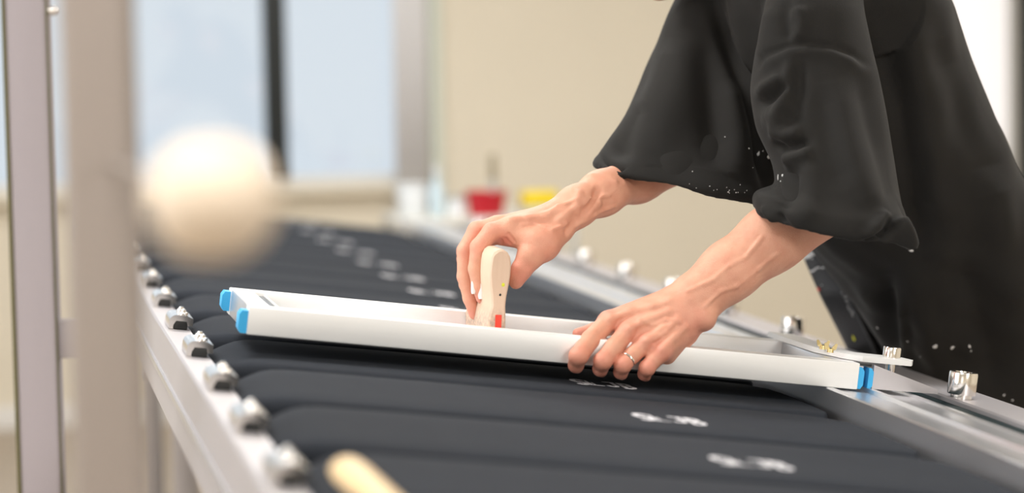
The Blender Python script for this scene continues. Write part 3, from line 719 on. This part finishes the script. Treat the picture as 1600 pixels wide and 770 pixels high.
base = G.f.copy(); res = base.copy()
fin = dict(
    i=([MR['i'], (768, 362, 3.748), (748, 386, 3.742), (744, 420, 3.742), (748, 448, 3.745), (752, 466, 3.748)], [.0152, .0142, .0134, .0122, .0108, .0084]),
    m=([MR['m'], (745, 360, 3.770), (727, 392, 3.768), (726, 432, 3.768), (734, 466, 3.770), (741, 491, 3.772)], [.0148, .0142, .0132, .0118, .0106, .0084]),
    r=([MR['r'], (740, 372, 3.800), (726, 404, 3.798), (728, 444, 3.797), (738, 472, 3.797), (744, 487, 3.797)], [.0138, .0132, .0120, .0108, .0098, .0080]),
    p=([MR['p'], (742, 390, 3.828), (734, 420, 3.826), (738, 452, 3.825), (744, 472, 3.825), (748, 482, 3.825)], [.0130, .0118, .0106, .0098, .0090, .0072]))
for q in 'imrp':
    g = G.blank(); pts, rs = fin[q]; g.chain([P3(p) for p in pts], rs, .004)
    e = np.maximum(.010-np.abs(base-g.f), 0)/.010; s_ = np.minimum(base, g.f)-e*e*.010*.25
    e2 = np.maximum(.0012-np.abs(res-s_), 0)/.0012; res = np.minimum(res, s_)-e2*e2*.0012*.25
g = G.blank(); g.chain([P3(p) for p in ((829, 400, 3.738), (815, 421, 3.733), (808, 433, 3.733), (806, 441, 3.734))], [.0190, .0160, .0135, .0105], .005)
e = np.maximum(.010-np.abs(base-g.f), 0)/.010; s_ = np.minimum(base, g.f)-e*e*.010*.25; res = np.minimum(res, s_)
G.f = res
ridges(G, [[(797, 345), (825, 342), (852, 338), (880, 326)], [(872, 345), (900, 322), (905, 302)], [(905, 335), (935, 318), (975, 305)], [(925, 275), (960, 285), (1000, 295)]], 3.6, 3.95, .0034, .0022, .009)
ridges(G, [[(815, 352), (835, 350), (862, 360), (885, 350)], [(905, 335), (925, 310), (950, 305), (975, 285)], [(900, 352), (930, 335), (960, 322), (1000, 305)], [(860, 330), (872, 322), (900, 312)]], 3.6, 3.95, .0021, .0014, .005)
ridges(G, [[(790, 372), (797, 380), (800, 390)], [(783, 374), (784, 381)], [(795, 365), (804, 377)]], 3.6, 3.95, .0013, -.0002, .004, -1)
ridges(G, [[(885, 362), (915, 330), (935, 297)]], 3.6, 3.95, .003, -.0006, .010, -1)
# grow the skin away from the handle so that the fingers close on the wood
VR, QR = G.mesh(); VR = smooth_np(VR, QR, 1, .4)

# ---- upper arms, trunk, neck and head (coarser; mostly under the shirt)
SHL = (1285, 20, 3.845); SHR = (1180, -25, 4.14); NECK = (1160, -95, 3.985); HIP = (1540, 420, 4.28)
EL, ER = (1275, 328, 3.705), (1060, 246, 3.965)
B_pts = [SHL, SHR, (1600, 700, 4.35), EL, ER, (930, -250, 4.0), (1250, -250, 4.0), (1560, 420, 4.50), (1700, 420, 4.15)]
A = np.array([P3(p) for p in B_pts]); B = Field(A.min(0)-.14, A.max(0)+.12, .006, .08)
B.chain([P3(EL), P3((1288, 180, 3.76)), P3(SHL)], [.048, .052, .056], .03)
B.chain([P3(ER), P3((1120, 110, 4.03)), P3(SHR)], [.043, .052, .064], .03)
for a, b, ra, rb in ((SHL, (1390, 200, 4.04), .055, .08), (SHR, (1330, 180, 4.16), .06, .08), (SHL, SHR, .055, .06), (NECK, (1380, 180, 4.08), .06, .10), ((1390, 200, 4.04), (1530, 420, 4.24), .08, .09), ((1330, 180, 4.16), (1520, 420, 4.32), .08, .09), ((1380, 180, 4.08), HIP, .10, .10)):
    B.cone(P3(a), P3(b), ra, rb, .03)
HC = (1050, -118, 3.985)
HF = W(975, -30, 3.965)-W(1095, -95, 3.99); 
fx = W(960, -100, 3.97)-W(1060, -130, 3.985); fx /= np.linalg.norm(fx)      # face direction
chin = W(978, -16, 3.968); crown_c = W(1062, -125, 3.985)
dn = chin-crown_c; dn -= fx*(dn @ fx); dn /= np.linalg.norm(dn); sd = np.cross(fx, dn)
BH = Field(crown_c-.20, crown_c+.20, .0032, .05)
Mh = [fx, sd, dn]
BH.ell(crown_c-dn*.012-fx*.012, (.098, .076, .088), Mh, .01)
BH.ell(crown_c+dn*.045+fx*.035, (.062, .056, .070), Mh, .03)
BH.cone(crown_c+dn*.095+fx*.070, crown_c+dn*.075+fx*.02, .020, .035, .03)
BH.cone(crown_c+fx*.092+dn*.012, crown_c+fx*.106+dn*.040, .007, .012, .008)
for sg in (-1, 1):
    BH.cone(crown_c+fx*.104+dn*.042+sd*sg*.010, crown_c+fx*.098+dn*.042+sd*sg*.013, .006, .006, .005)
    BH.cone(crown_c+fx*.083+dn*.002+sd*sg*.016, crown_c+fx*.076+dn*.004+sd*sg*.046, .008, .007, .008)
    BH.cone(crown_c+fx*.080+dn*.020+sd*sg*.031, crown_c+fx*.079+dn*.020+sd*sg*.033, .012, .012, .004, -1)
    BH.ell(crown_c+fx*.070+dn*.045+sd*sg*.038, (.018, .018, .016), Mh, .02)
    BH.chain([crown_c+sd*sg*.078-fx*.010+dn*.000, crown_c+sd*sg*.086-fx*.022+dn*.006, crown_c+sd*sg*.085-fx*.018+dn*.030, crown_c+sd*sg*.076-fx*.006+dn*.048], [.006, .006, .005, .006], .005)
BH.chain([crown_c+fx*.088+dn*.066-sd*.022, crown_c+fx*.097+dn*.063, crown_c+fx*.088+dn*.066+sd*.022], [.004, .0065, .004], .005)
BH.chain([crown_c+fx*.086+dn*.074-sd*.018, crown_c+fx*.094+dn*.075, crown_c+fx*.086+dn*.074+sd*.018], [.004, .007, .004], .005)
BH.chain([crown_c-fx*.03+dn*.05, P3(NECK)], [.055, .060], .03)
B.chain([crown_c-fx*.03+dn*.05, P3(NECK), P3((1240, -10, 3.98))], [.052, .060, .07], .04)
VB, QB = B.mesh(); VB = smooth_np(VB, QB, 2); VH, QH = BH.mesh(); VH = smooth_np(VH, QH, 1)
Vs = [VL, VR, VB, VH]; Qs = []; off = 0
for v, q in zip(Vs, (QL, QR, QB, QH)): Qs.append(q+off); off += len(v)
V = np.concatenate(Vs); Q = np.concatenate(Qs)
fl = np.zeros(len(V))
spots = [(MC[q], .017, .75) for q in 'imrp'] + [(fingers[q][0][2], .015, .7) for q in 'imrp'] + [(fingers[q][0][3], .014, .8) for q in 'imrp'] + [((903, 521, 3.69), .02, .5), ((1080, 512, 3.65), .03, .35), ((1060, 530, 3.65), .03, .3)]
spots += [(fin[q][0][1], .018, .35) for q in 'imrp'] + [(fin[q][0][2], .016, .4) for q in 'imrp'] + [(fin[q][0][5], .016, .5) for q in 'imrp'] + [((812, 425, 3.735), .022, .6), ((845, 385, 3.75), .03, .3), ((790, 372, 3.75), .015, .6)]
for (p, r, a) in spots:
    c = P3(p); fl = np.maximum(fl, min(1, a*1.3)*np.exp(-((V-c)**2).sum(1)/(r*r)))
body = np_mesh('body', V-PV, Q, M_skin, person, fl)

# nails, ring, watch-free wrist
def nail(c, n, up_, wd, ln, name, m):
    n = np.array(n)/np.linalg.norm(n); up_ = np.array(up_)-n*(np.array(up_) @ n); up_ /= np.linalg.norm(up_); s_ = np.cross(up_, n)
    V = []; nu, nv = 8, 9
    for lay in (0, 1):
        for j in range(nv):
            for i in range(nu+1):
                u = -1+2*i/nu; v = -1+2*j/(nv-1)
                x = u*wd*(1-.25*max(0, abs(v)-.6)/.4); z = -wd*.55*u*u-(.0008 if lay else 0)
                V.append(np.array(c)+s_*x+up_*v*ln+n*(z+.0004)-PV)
    m_ = (nu+1); F_ = []
    for lay in (0, 1):
        for j in range(nv-1):
            for i in range(nu):
                a = lay*m_*nv+j*m_+i; F_.append((a, a+1, a+m_+1, a+m_) if lay == 0 else (a+1, a, a+m_, a+m_+1))
    return meshobj(name, V, F_, m, person, True)
d_ = G.hit(751, 452, 3.6, 3.9)
if d_: nail(W(751, 455, d_-.0010), -FW*.85-RT*.35, -UP, .0062, .0120, 'painted_fingernail', M_nail)['label'] = 'white paint-covered fingernail'
d_ = G.hit(739, 448, 3.6, 3.9)
if d_: nail(W(738, 449, d_-.0004), -FW*.8-RT*.6, -UP, .0042, .0100, 'painted_fingernail', M_nail)['label'] = 'white paint-covered fingernail'
# wedding ring on the hand in front
c0 = P3((981, 562, 3.6075)); ax = P3(fingers['r'][0][1])-P3(fingers['r'][0][2]); ax /= np.linalg.norm(ax)
u_ = np.cross(ax, FW); u_ /= np.linalg.norm(u_); v_ = np.cross(ax, u_)
rings = []
for i in range(40):
    a = 2*math.pi*i/40; rd = u_*math.cos(a)+v_*math.sin(a); cc = c0+rd*.0126
    rings.append([cc+rd*.0011*math.cos(b)+ax*.0018*math.sin(b)-PV for b in [2*math.pi*j/8 for j in range(8)]])
rings.append(rings[0])
ro = MB().loft(rings, cap=False).build('finger_ring', M_silver, person); ro['label'] = 'slim silver ring on the ring finger'
# eyes and hair
eo = MB()
for sg in (-1, 1): eo.sphere(tuple(crown_c+fx*.076+dn*.020+sd*sg*.031-PV), .0125, 20)
eye_o = eo.build('eyes', M_eye, person)
io = MB()
for sg in (-1, 1):
    ec = crown_c+fx*.076+dn*.020+sd*sg*.031; gz = fx*.9+dn*.35; gz /= np.linalg.norm(gz)
    io.cyl(tuple(ec+gz*.0105-PV), tuple(ec+gz*.0128-PV), .0060, .0050, 18)
io.build('irises', M_hair, eye_o)
for sg in (-1, 1):
    ec = crown_c+fx*.0765+dn*.020+sd*sg*.031-PV; lid = []
    for i in range(9):
        a = math.radians(8+74*i/8)
        row = []
        for j in range(13):
            q = math.radians(-80+160*j/12); v_l = fx*math.cos(a)*math.cos(q)+sd*math.sin(q)*math.cos(a)*1.0-dn*math.sin(a)
            row.append(ec+v_l*.0136)
        lid.append(row)
    Vl = [v for r in lid for v in r]; meshobj('eyelid', Vl, [(i*13+j, i*13+j+1, i*13+14+j, i*13+13+j) for i in range(8) for j in range(12)], M_skin, person, True)
HR = Field(crown_c-.20, crown_c+.20, .005, .05)
HR.ell(crown_c-dn*.022-fx*.018, (.106, .086, .092), Mh, .01); HR.ell(crown_c+dn*.03-fx*.045, (.066, .078, .07), Mh, .03)
HR.ell(crown_c+dn*.06+fx*.085, (.075, .09, .075), Mh, .012, -1)
Vh, Qh = HR.mesh(); nz = np.sin(Vh @ sd*420)*.0016+np.sin(Vh @ dn*180+Vh @ sd*90)*.0016
Vh = Vh+(Vh-crown_c)/np.linalg.norm(Vh-crown_c, axis=1)[:, None]*nz[:, None]
np_mesh('hair', Vh-PV, Qh, M_hair, person)

# ---- the oversized shirt: lofted trunk and sleeves, fused by voxel remesh, then folded
def ring(Lp, Rp, d, b, sag=0.0, n=64, e=2.3, tilt=0.0, dR=None):
    """closed section; Lp,Rp silhouette points, d depth, b half thickness along the view, sag px the near side drops"""
    Lw = W(Lp[0], Lp[1], d-tilt); Rw = W(Rp[0], Rp[1], d+tilt); c = (Lw+Rw)/2; A_ = (Rw-Lw)/2
    Bv = -FW*b - UP*(sag*d/FPX)
    out = []
    for i in range(n):
        t = 2*math.pi*i/n; cx = math.copysign(abs(math.cos(t))**(2/e), math.cos(t)); sx = math.copysign(abs(math.sin(t))**(2/e), math.sin(t))
        out.append(c+A_*cx+Bv*sx)
    return out
def shrink(r, f, mv):
    c = sum(r)/len(r); return [c+(p-c)*f+mv for p in r]
sm = bmesh.new()
def add_loft(rings):
    R = [[sm.verts.new(tuple(p)) for p in r] for r in rings]; n = len(R[0])
    for a, b in zip(R, R[1:]):
        for i in range(n): sm.faces.new((a[i], a[(i+1) % n], b[(i+1) % n], b[i]))
    for r, rev in ((R[0], True), (R[-1], False)):
        c = sm.verts.new(tuple(sum((np.array(v.co) for v in r), np.zeros(3))/n))
        for i in range(n): sm.faces.new((r[(i+1) % n], r[i], c) if rev else (r[i], r[(i+1) % n], c))
def sleeve(rings, up_dir, hemw):
    last = rings[-1]
    fat = shrink(last, 1.03, -up_dir*0.004)
    inner = [shrink(last, .975, up_dir*0.001), shrink(rings[-2], .93, 0), shrink(rings[-3], .88, 0)]
    add_loft(rings[:-1]+[shrink(last, 1.0, up_dir*hemw), shrink(last, 1.035, up_dir*(hemw-.006)), shrink(last, 1.045, up_dir*hemw*.5), shrink(last, 1.03, up_dir*.002), last]+inner)
torso = [ring((1130, -125), (1330, -150), 4.0, .10), ring((1112, -90), (1410, -110), 4.0, .17), ring((1118, -40), (1452, -50), 4.0, .19), ring((1126, 20), (1487, 12), 4.01, .20), ring((1142, 110), (1517, 100), 4.04, .20),
         ring((1160, 190), (1548, 190), 4.07, .20), ring((1185, 270), (1588, 270), 4.11, .20), ring((1238, 350), (1632, 345), 4.16, .20), ring((1306, 430), (1668, 430), 4.22, .20),
         ring((1350, 500), (1692, 510), 4.28, .20), ring((1388, 560), (1710, 590), 4.33, .20), ring((1412, 640), (1720, 660), 4.37, .20), ring((1430, 700), (1725, 710), 4.38, .195)]
add_loft(torso+[shrink(torso[-1], .95, 0), shrink(torso[-2], .93, 0)])
add_loft([ring((1190, -95), (1400, -110), 3.90, .09), ring((1180, -60), (1440, -70), 3.92, .115), ring((1186, 0), (1466, -5), 3.935, .122), ring((1195, 80), (1490, 70), 3.955, .122), ring((1215, 170), (1500, 150), 3.985, .12), ring((1240, 260), (1510, 250), 4.03, .10), ring((1260, 300), (1490, 300), 4.06, .08)])
nsl = [ring((1225, -70), (1345, -75), 3.83, .05), ring((1200, -30), (1348, -35), 3.82, .08), ring((1188, 25), (1352, 20), 3.80, .095), ring((1179, 85), (1362, 85), 3.785, .10), ring((1176, 140), (1374, 150), 3.765, .105),
       ring((1186, 200), (1388, 225), 3.74, .11, 4), ring((1208, 255), (1402, 285), 3.72, .115, 8), ring((1212, 295), (1414, 330), 3.705, .118, 14), ring((1180, 335), (1424, 378), 3.69, .12, 20)]
sleeve(nsl, UP, .034)
fsl = [ring((1110, -95), (1240, -100), 4.12, .06), ring((1075, -45), (1245, -40), 4.10, .09), ring((1052, 10), (1240, 20), 4.08, .10), ring((1030, 65), (1235, 80), 4.06, .11), ring((1002, 130), (1228, 150), 4.03, .115),
       ring((965, 195), (1222, 215), 4.00, .12, 6), ring((942, 232), (1218, 265), 3.975, .13, 10), ring((928, 262), (1214, 322), 3.955, .137, 14, 64, 2.8)]
sleeve(fsl, UP*.9+RT*.3, .020)
me = bpy.data.meshes.new('shirt_raw'); bmesh.ops.recalc_face_normals(sm, faces=sm.faces[:]); sm.to_mesh(me); sm.free()
so = bpy.data.objects.new('shirt_raw', me); COL.objects.link(so)
md = so.modifiers.new('r', 'REMESH'); md.mode = 'VOXEL'; md.voxel_size = .0042; md.use_smooth_shade = True
ms = so.modifiers.new('s', 'SMOOTH'); ms.factor = .5; ms.iterations = 40
dg = bpy.context.evaluated_depsgraph_get(); ev = so.evaluated_get(dg); m2 = bpy.data.meshes.new_from_object(ev)
bpy.data.objects.remove(so); bpy.data.meshes.remove(me)
nV = len(m2.vertices); co = np.empty(nV*3, np.float32); m2.vertices.foreach_get('co', co); co = co.reshape(-1, 3).astype(float)
nr = np.empty(nV*3, np.float32); m2.vertex_normals.foreach_get('vector', nr); nr = nr.reshape(-1, 3).astype(float)
v_ = co-CAM; dep = v_ @ FW; sx_ = 800+FPX*(v_ @ RT)/dep; sy_ = 385-FPX*(v_ @ UP)/dep; facing = np.clip(-(nr @ FW)*2, 0, 1)
disp = np.zeros(nV)
def fold(pts, wd, amp, dmin=0, dmax=9, side=0.0):
    """a soft ridge (amp>0) or crease (amp<0) along a line over the cloth, widths in metres"""
    global disp
    best = np.full(nV, 1e9); tt = np.zeros(nV); n = len(pts)-1; off_ = np.zeros(nV)
    for i, (a, b) in enumerate(zip(pts, pts[1:])):
        ax_, ay_ = a; bx_, by_ = b; dx, dy = bx_-ax_, by_-ay_; L2 = dx*dx+dy*dy
        t = np.clip(((sx_-ax_)*dx+(sy_-ay_)*dy)/L2, 0, 1); q = np.hypot(sx_-ax_-t*dx, sy_-ay_-t*dy); m_ = q < best
        sgn = np.sign((sx_-ax_)*dy-(sy_-ay_)*dx)
        best = np.where(m_, q, best); tt = np.where(m_, (i+t)/n, tt); off_ = np.where(m_, sgn, off_)
    ww = wd*1000
    prof_ = np.exp(-(best/ww)**2)
    if side: prof_ = np.where(off_*side > 0, np.exp(-(best/(ww*2.6))**2), np.exp(-(best/(ww*.45))**2))
    env = np.minimum(1, np.minimum(tt, 1-tt)*5+.15)
    disp += amp*prof_*env*facing*((dep > dmin) & (dep < dmax))
NS = dict(dmin=3.5, dmax=3.86)      # near sleeve
seam = [(1186, 112), (1205, 88), (1232, 72), (1262, 68), (1300, 72), (1330, 84), (1356, 104)]
fold(seam, .006, -.004, **NS); fold([(x, y+12) for x, y in seam], .010, .0035, **NS)
fold([(1232, 0), (1228, 30), (1234, 66)], .010, -.006, **NS); fold([(1205, 10), (1196, 60), (1190, 100)], .014, .006, **NS)
fold([(1250, 10), (1252, 40), (1246, 66)], .012, .006, **NS)
fold([(1182, 150), (1205, 135), (1226, 122)], .010, .008, **NS); fold([(1185, 166), (1210, 150), (1232, 130)], .008, -.010, **NS)
fold([(1190, 190), (1215, 180), (1240, 160)], .014, .007, **NS)
fold([(1236, 90), (1232, 130), (1222, 175), (1216, 205)], .010, .007, **NS); fold([(1250, 95), (1246, 150), (1232, 200)], .012, -.006, **NS)
fold([(1205, 222), (1222, 232), (1245, 228), (1262, 218)], .009, -.011, **NS); fold([(1200, 205), (1225, 212), (1255, 205)], .013, .008, **NS)
fold([(1218, 250), (1240, 245), (1270, 235)], .014, .009, **NS)
fold([(1240, 260), (1236, 300), (1222, 330)], .014, -.007, **NS); fold([(1262, 250), (1268, 300), (1262, 350)], .018, .006, **NS)
fold([(1300, 120), (1320, 200), (1345, 280), (1372, 340)], .022, .006, **NS); fold([(1345, 110), (1362, 190), (1385, 270), (1400, 330)], .016, -.006, **NS)
fold([(1290, 130), (1300, 220), (1320, 300)], .02, -.005, **NS)
fold([(1396, 345), (1380, 368), (1356, 388)], .008, -.012, **NS); fold([(1398, 342), (1412, 365), (1424, 392)], .010, .014, **NS); fold([(1385, 330), (1372, 355), (1350, 374)], .010, .007, **NS)
cuff_ = [(1180, 318), (1196, 340), (1216, 358), (1240, 366), (1290, 378), (1335, 386), (1370, 372), (1396, 345)]
fold(cuff_, .0045, -.011, **NS); fold([(x-1, y+13) for x, y in cuff_], .009, .008, **NS)
fold([(1192, 322), (1204, 338), (1212, 356)], .006, .008, **NS); fold([(1215, 330), (1226, 350), (1240, 372)], .006, -.006, **NS)
FS = dict(dmin=3.84, dmax=4.4)      # far sleeve and trunk
fold([(1115, 0), (1140, 70), (1165, 140), (1185, 220), (1200, 300)], .012, -.016, dmin=3.80, dmax=4.1)
fold([(1130, -10), (1158, 70), (1182, 150), (1195, 210)], .016, .014, dmin=3.78, dmax=4.1)
fold([(1060, 60), (1050, 150), (1030, 240)], .030, .008, **FS); fold([(1095, 40), (1110, 150), (1120, 260)], .024, -.010, **FS)
fold([(1140, 120), (1150, 210), (1150, 290)], .022, .008, **FS); fold([(1000, 160), (985, 205), (965, 250)], .018, -.006, **FS)
fc = [(934, 240), (952, 258), (985, 272), (1020, 284), (1060, 296), (1110, 302), (1160, 306)]
fold(fc, .004, -.008, **FS); fold([(x-2, y+11) for x, y in fc], .008, .007, **FS)
fold([(1400, 0), (1430, 120), (1450, 250), (1470, 380)], .035, .012, **FS); fold([(1370, 0), (1400, 130), (1425, 260), (1440, 400)], .022, -.014, **FS)
fold([(1470, 60), (1510, 180), (1550, 300)], .03, -.008, **FS); fold([(1545, 260), (1570, 380), (1590, 500)], .03, .012, **FS)
fold([(1420, 420), (1450, 520), (1480, 620)], .022, .012, **FS); fold([(1385, 430), (1395, 520), (1420, 600)], .016, -.014, **FS)
fold([(1410, 450), (1412, 540), (1415, 590)], .010, .014, **FS); fold([(1340, 430), (1370, 520), (1400, 580)], .014, .012, **FS)
fold([(1500, 400), (1530, 500), (1560, 620)], .03, -.012, **FS)
# soft large-scale drape, all round
wv = lambda a, b, c, s: np.sin(co @ np.array([a, b, c])+s)
disp += .0034*wv(21, 13, -5, 0)*wv(-9, 25, 7, 1)+.0016*wv(48, -30, 16, 2)*wv(20, 44, -31, .3)
co2 = co+nr*(disp*1.35)[:, None]
m2.vertices.foreach_set('co', (co2-PV).astype(np.float32).ravel()); m2.update()
m2.name = 'shirt'; m2.materials.clear(); m2.materials.append(M_shirt)
for a in ('sharp_face', 'sharp_edge'):
    if a in m2.attributes: m2.attributes.remove(m2.attributes[a])
m2.polygons.foreach_set('use_smooth', np.ones(len(m2.polygons), bool))
shirt = bpy.data.objects.new('shirt', m2); COL.objects.link(shirt); shirt.parent = person; shirt['label'] = 'loose faded black t-shirt with rolled sleeve hems'

# ---- apron flap with paint stains, in front of the hips
def sheet(name, rows, th, m, nsub=14):
    """rows of (px, py, d) control points, lofted smoothly into a cloth with thickness"""
    Rw = [[P3(p) for p in r] for r in rows]; V = []; nu = nsub; 
    def lerp(r, t):
        t *= len(r)-1; i = min(int(t), len(r)-2); f = t-i; return r[i]*(1-f)+r[i+1]*f
    grid = []; nv = (len(Rw)-1)*8+1
    for j in range(nv):
        t = j/(nv-1)*(len(Rw)-1); i = min(int(t), len(Rw)-2); f = t-i
        grid.append([lerp(Rw[i], u/nu)*(1-f)+lerp(Rw[i+1], u/nu)*f for u in range(nu+1)])
    m_ = nu+1; V = [p-PV for r in grid for p in r]+[p+FW*th-PV for r in grid for p in r]; o_ = nv*m_; Fc = []
    for j in range(nv-1):
        for i in range(nu):
            a = j*m_+i; Fc.append((a, a+m_, a+m_+1, a+1)); Fc.append((o_+a, o_+a+1, o_+a+m_+1, o_+a+m_))
    for j in range(nv-1):
        for i in (0, nu):
            a = j*m_+i; Fc.append((a, a+m_, o_+a+m_, o_+a))
    for i in range(nu):
        Fc.append((i, i+1, o_+i+1, o_+i)); a = (nv-1)*m_+i; Fc.append((a+1, a, o_+a, o_+a+1))
    o = MB(); bmv = [o.bm.verts.new(tuple(v)) for v in V]
    for f_ in Fc: o.bm.faces.new([bmv[i] for i in f_])
    return o.build(name, m, person, angle=60)
ap = sheet('apron', [[(1252, 392, 4.34), (1270, 390, 4.32), (1292, 388, 4.315), (1312, 390, 4.32), (1360, 392, 4.34)],
                     [(1266, 425, 4.35), (1282, 420, 4.335), (1306, 420, 4.32), (1322, 420, 4.33), (1380, 425, 4.34)],
                     [(1284, 465, 4.37), (1300, 460, 4.35), (1324, 458, 4.33), (1342, 462, 4.345), (1400, 465, 4.36)],
                     [(1306, 508, 4.40), (1322, 504, 4.375), (1346, 502, 4.35), (1364, 506, 4.365), (1410, 508, 4.37)],
                     [(1326, 548, 4.42), (1342, 546, 4.395), (1366, 544, 4.37), (1384, 548, 4.38), (1425, 552, 4.39)],
                     [(1352, 610, 4.44), (1366, 608, 4.42), (1388, 606, 4.39), (1406, 610, 4.40), (1440, 614, 4.41)]], .012, M_apron)
ap['label'] = 'dark apron with a pale dried paint edge and red and yellow specks'
hem = MB(); pts = [(1290, 386, 4.311), (1306, 420, 4.316), (1324, 458, 4.326), (1346, 502, 4.346), (1366, 544, 4.366), (1388, 604, 4.388)]
hem.tube([tuple(P3(p)-PV) for p in pts], .0042, 8); hem.build('apron_binding', mat('worn_binding', (0.045, 0.047, 0.05), 0.7, noise=.5, scale=60), person)
# trousers and shoes behind the table
TRF = Field(PV+np.array([-.32, -.35, .02]), PV+np.array([.45, .40, 1.05]), .009, .06)
hip = P3(HIP)
for sg in (-1, 1):
    hx = hip+np.array([-.06, sg*.075, -.14]); kn_ = PV+np.array([.02, sg*.12, .50]); an = PV+np.array([.12, sg*.13, .10])
    hx = hx*.55+kn_*.45; TRF.chain([hx, kn_, an], [.075, .070, .062], .03)
TRF.cone(hip+np.array([-.04, -.03, -.30]), hip+np.array([-.04, .03, -.30]), .07, .07, .03)
Vt, Qt = TRF.mesh(); Vt = smooth_np(Vt, Qt, 1); np_mesh('trousers', Vt-PV, Qt, M_trousers, person)
for sg in (-1, 1):
    SF = Field(PV+np.array([-.12, sg*.13-.09, -.03]), PV+np.array([.28, sg*.13+.09, .16]), .006, .05)
    SF.chain([PV+np.array([.17, sg*.13, .045]), PV+np.array([.06, sg*.13, .05]), PV+np.array([-.04, sg*.13, .035])], [.042, .044, .032], .02); SF.cone(PV+np.array([.15, sg*.13, .06]), PV+np.array([.15, sg*.13, .11]), .045, .045, .02)
    Vt, Qt = SF.mesh(); Vt[:, 2] = np.maximum(Vt[:, 2], 0.001); np_mesh('shoe', Vt-PV, Qt, M_shoe, person)

# paint specks on the cloth, laid on the surface where they are in the photograph
from mathutils.bvhtree import BVHTree
bpy.context.view_layer.update()
tr_s = BVHTree.FromPolygons([tuple(v) for v in co2], [tuple(p.vertices) for p in m2.polygons])
ap_s = BVHTree.FromPolygons([tuple(np.array(v.co)+PV) for v in ap.data.vertices], [tuple(p.vertices) for p in ap.data.polygons])
def specks(name, items, m, tree, parent):
    o = MB()
    for (x, y, rx, ry, an) in items:
        d = (W(x, y, 1.0)-CAM); d /= np.linalg.norm(d); h_ = tree.ray_cast(tuple(CAM), tuple(d))
        if h_[0] is None: continue
        P_ = np.array(h_[0]); n_ = np.array(h_[1]); n_ = n_ if n_ @ FW < 0 else -n_
        up_ = UP*math.cos(an)+RT*math.sin(an); up_ = up_-n_*(up_ @ n_); up_ /= np.linalg.norm(up_); s_ = np.cross(up_, n_)
        dist = np.linalg.norm(P_-CAM)/FPX
        q = 9; ph = RNG.rand()*6
        rim = [P_+(s_*rx*math.cos(2*math.pi*i/q)*(1+.3*math.sin(3*2*math.pi*i/q+ph))+up_*ry*math.sin(2*math.pi*i/q)*(1+.25*math.cos(2*2*math.pi*i/q+ph)))*dist for i in range(q)]
        vs = [o.bm.verts.new(tuple(p-n_*.001-PV)) for p in rim]; vt = [o.bm.verts.new(tuple(P_+(p-P_)*.8+n_*.0011-PV)) for p in rim]
        for i in range(q): o.bm.faces.new((vs[i], vs[(i+1) % q], vt[(i+1) % q], vt[i]))
        o.bm.faces.new(vt)
    return o.build(name, m, parent)
its = [(1185, 240, 2.2, 4, .3), (1201, 245, 2.6, 3.6, 0), (1192, 236, 1, 1.2, 0), (1216, 277, 1.4, 5, .1), (1223, 274, 2.6, 3, 0), (1220, 283, 1, 1.2, 0), (1170, 232, 1, 1.4, 0), (1176, 262, .9, .9, 0), (1082, 268, .9, .9, 0), (1133, 214, .8, .8, 0), (1050, 293, 3, .8, 0), (1138, 300, 1.4, 1, 0), (1150, 301, 1.2, .9, 0), (1062, 321, .8, .8, 0), (1088, 323, 2, .7, 0), (1112, 322, 1, .7, 0)]
for i in range(26): its.append((1020+RNG.rand()*150, 286+RNG.rand()*22, .4+RNG.rand()*.5, .4+RNG.rand()*.4, 0))
its += [(1461, 541, 4, 5, .8), (1488, 543, 2.4, 4.5, .2), (1515, 541, 1.8, 4, -.6), (1517, 548, 1, 1.6, 0), (1418, 533, 1.6, 1.2, 0), (1438, 557, 1.2, .9, .5), (1569, 617, 1.6, 2, 0), (1582, 625, 1.4, 1.2, 0), (1408, 575, 4, 10, .3), (1371, 512, 1.2, 2.6, -.4), (1424, 391, 4, 2.2, .2)]
specks('paint_spots', its, M_paintw, tr_s, shirt)
its = []
for i in range(70):
    a = RNG.rand(); its.append((1252+a*20+RNG.randn()*1.2, 404-a*9+RNG.randn()*3.2, .8+RNG.rand()*1.3, .6+RNG.rand()*1.2, RNG.rand()*3))
for i in range(26): a = RNG.rand(); its.append((1266+a*22, 423-a*7+math.sin(a*9)*1.5, 1+RNG.rand()*.9, .7+RNG.rand()*.6, RNG.rand()*3))
for i in range(22): a = RNG.rand(); its.append((1251+a*13, 410+a*14, .7, 1+RNG.rand(), .6))
for i in range(40): a = RNG.rand(); its.append((1310+a*24+RNG.randn()*1.5, 440+a*55+RNG.randn()*2, .4+RNG.rand()*.5, .4+RNG.rand()*.6, 0))
its += [(1284, 445, .9, .9, 0)]
specks('white_paint', its, M_paintw, ap_s, ap)
specks('red_paint', [(1279, 452, 3, 4.5, .5), (1275, 457, 2.4, 4, .4), (1282, 474, 1.4, 4, 0), (1281, 480, 1, 2, 0)], M_paintr, ap_s, ap)
specks('yellow_paint', [(1334, 528, 2.4, 5.5, 0)], M_painty, ap_s, ap)
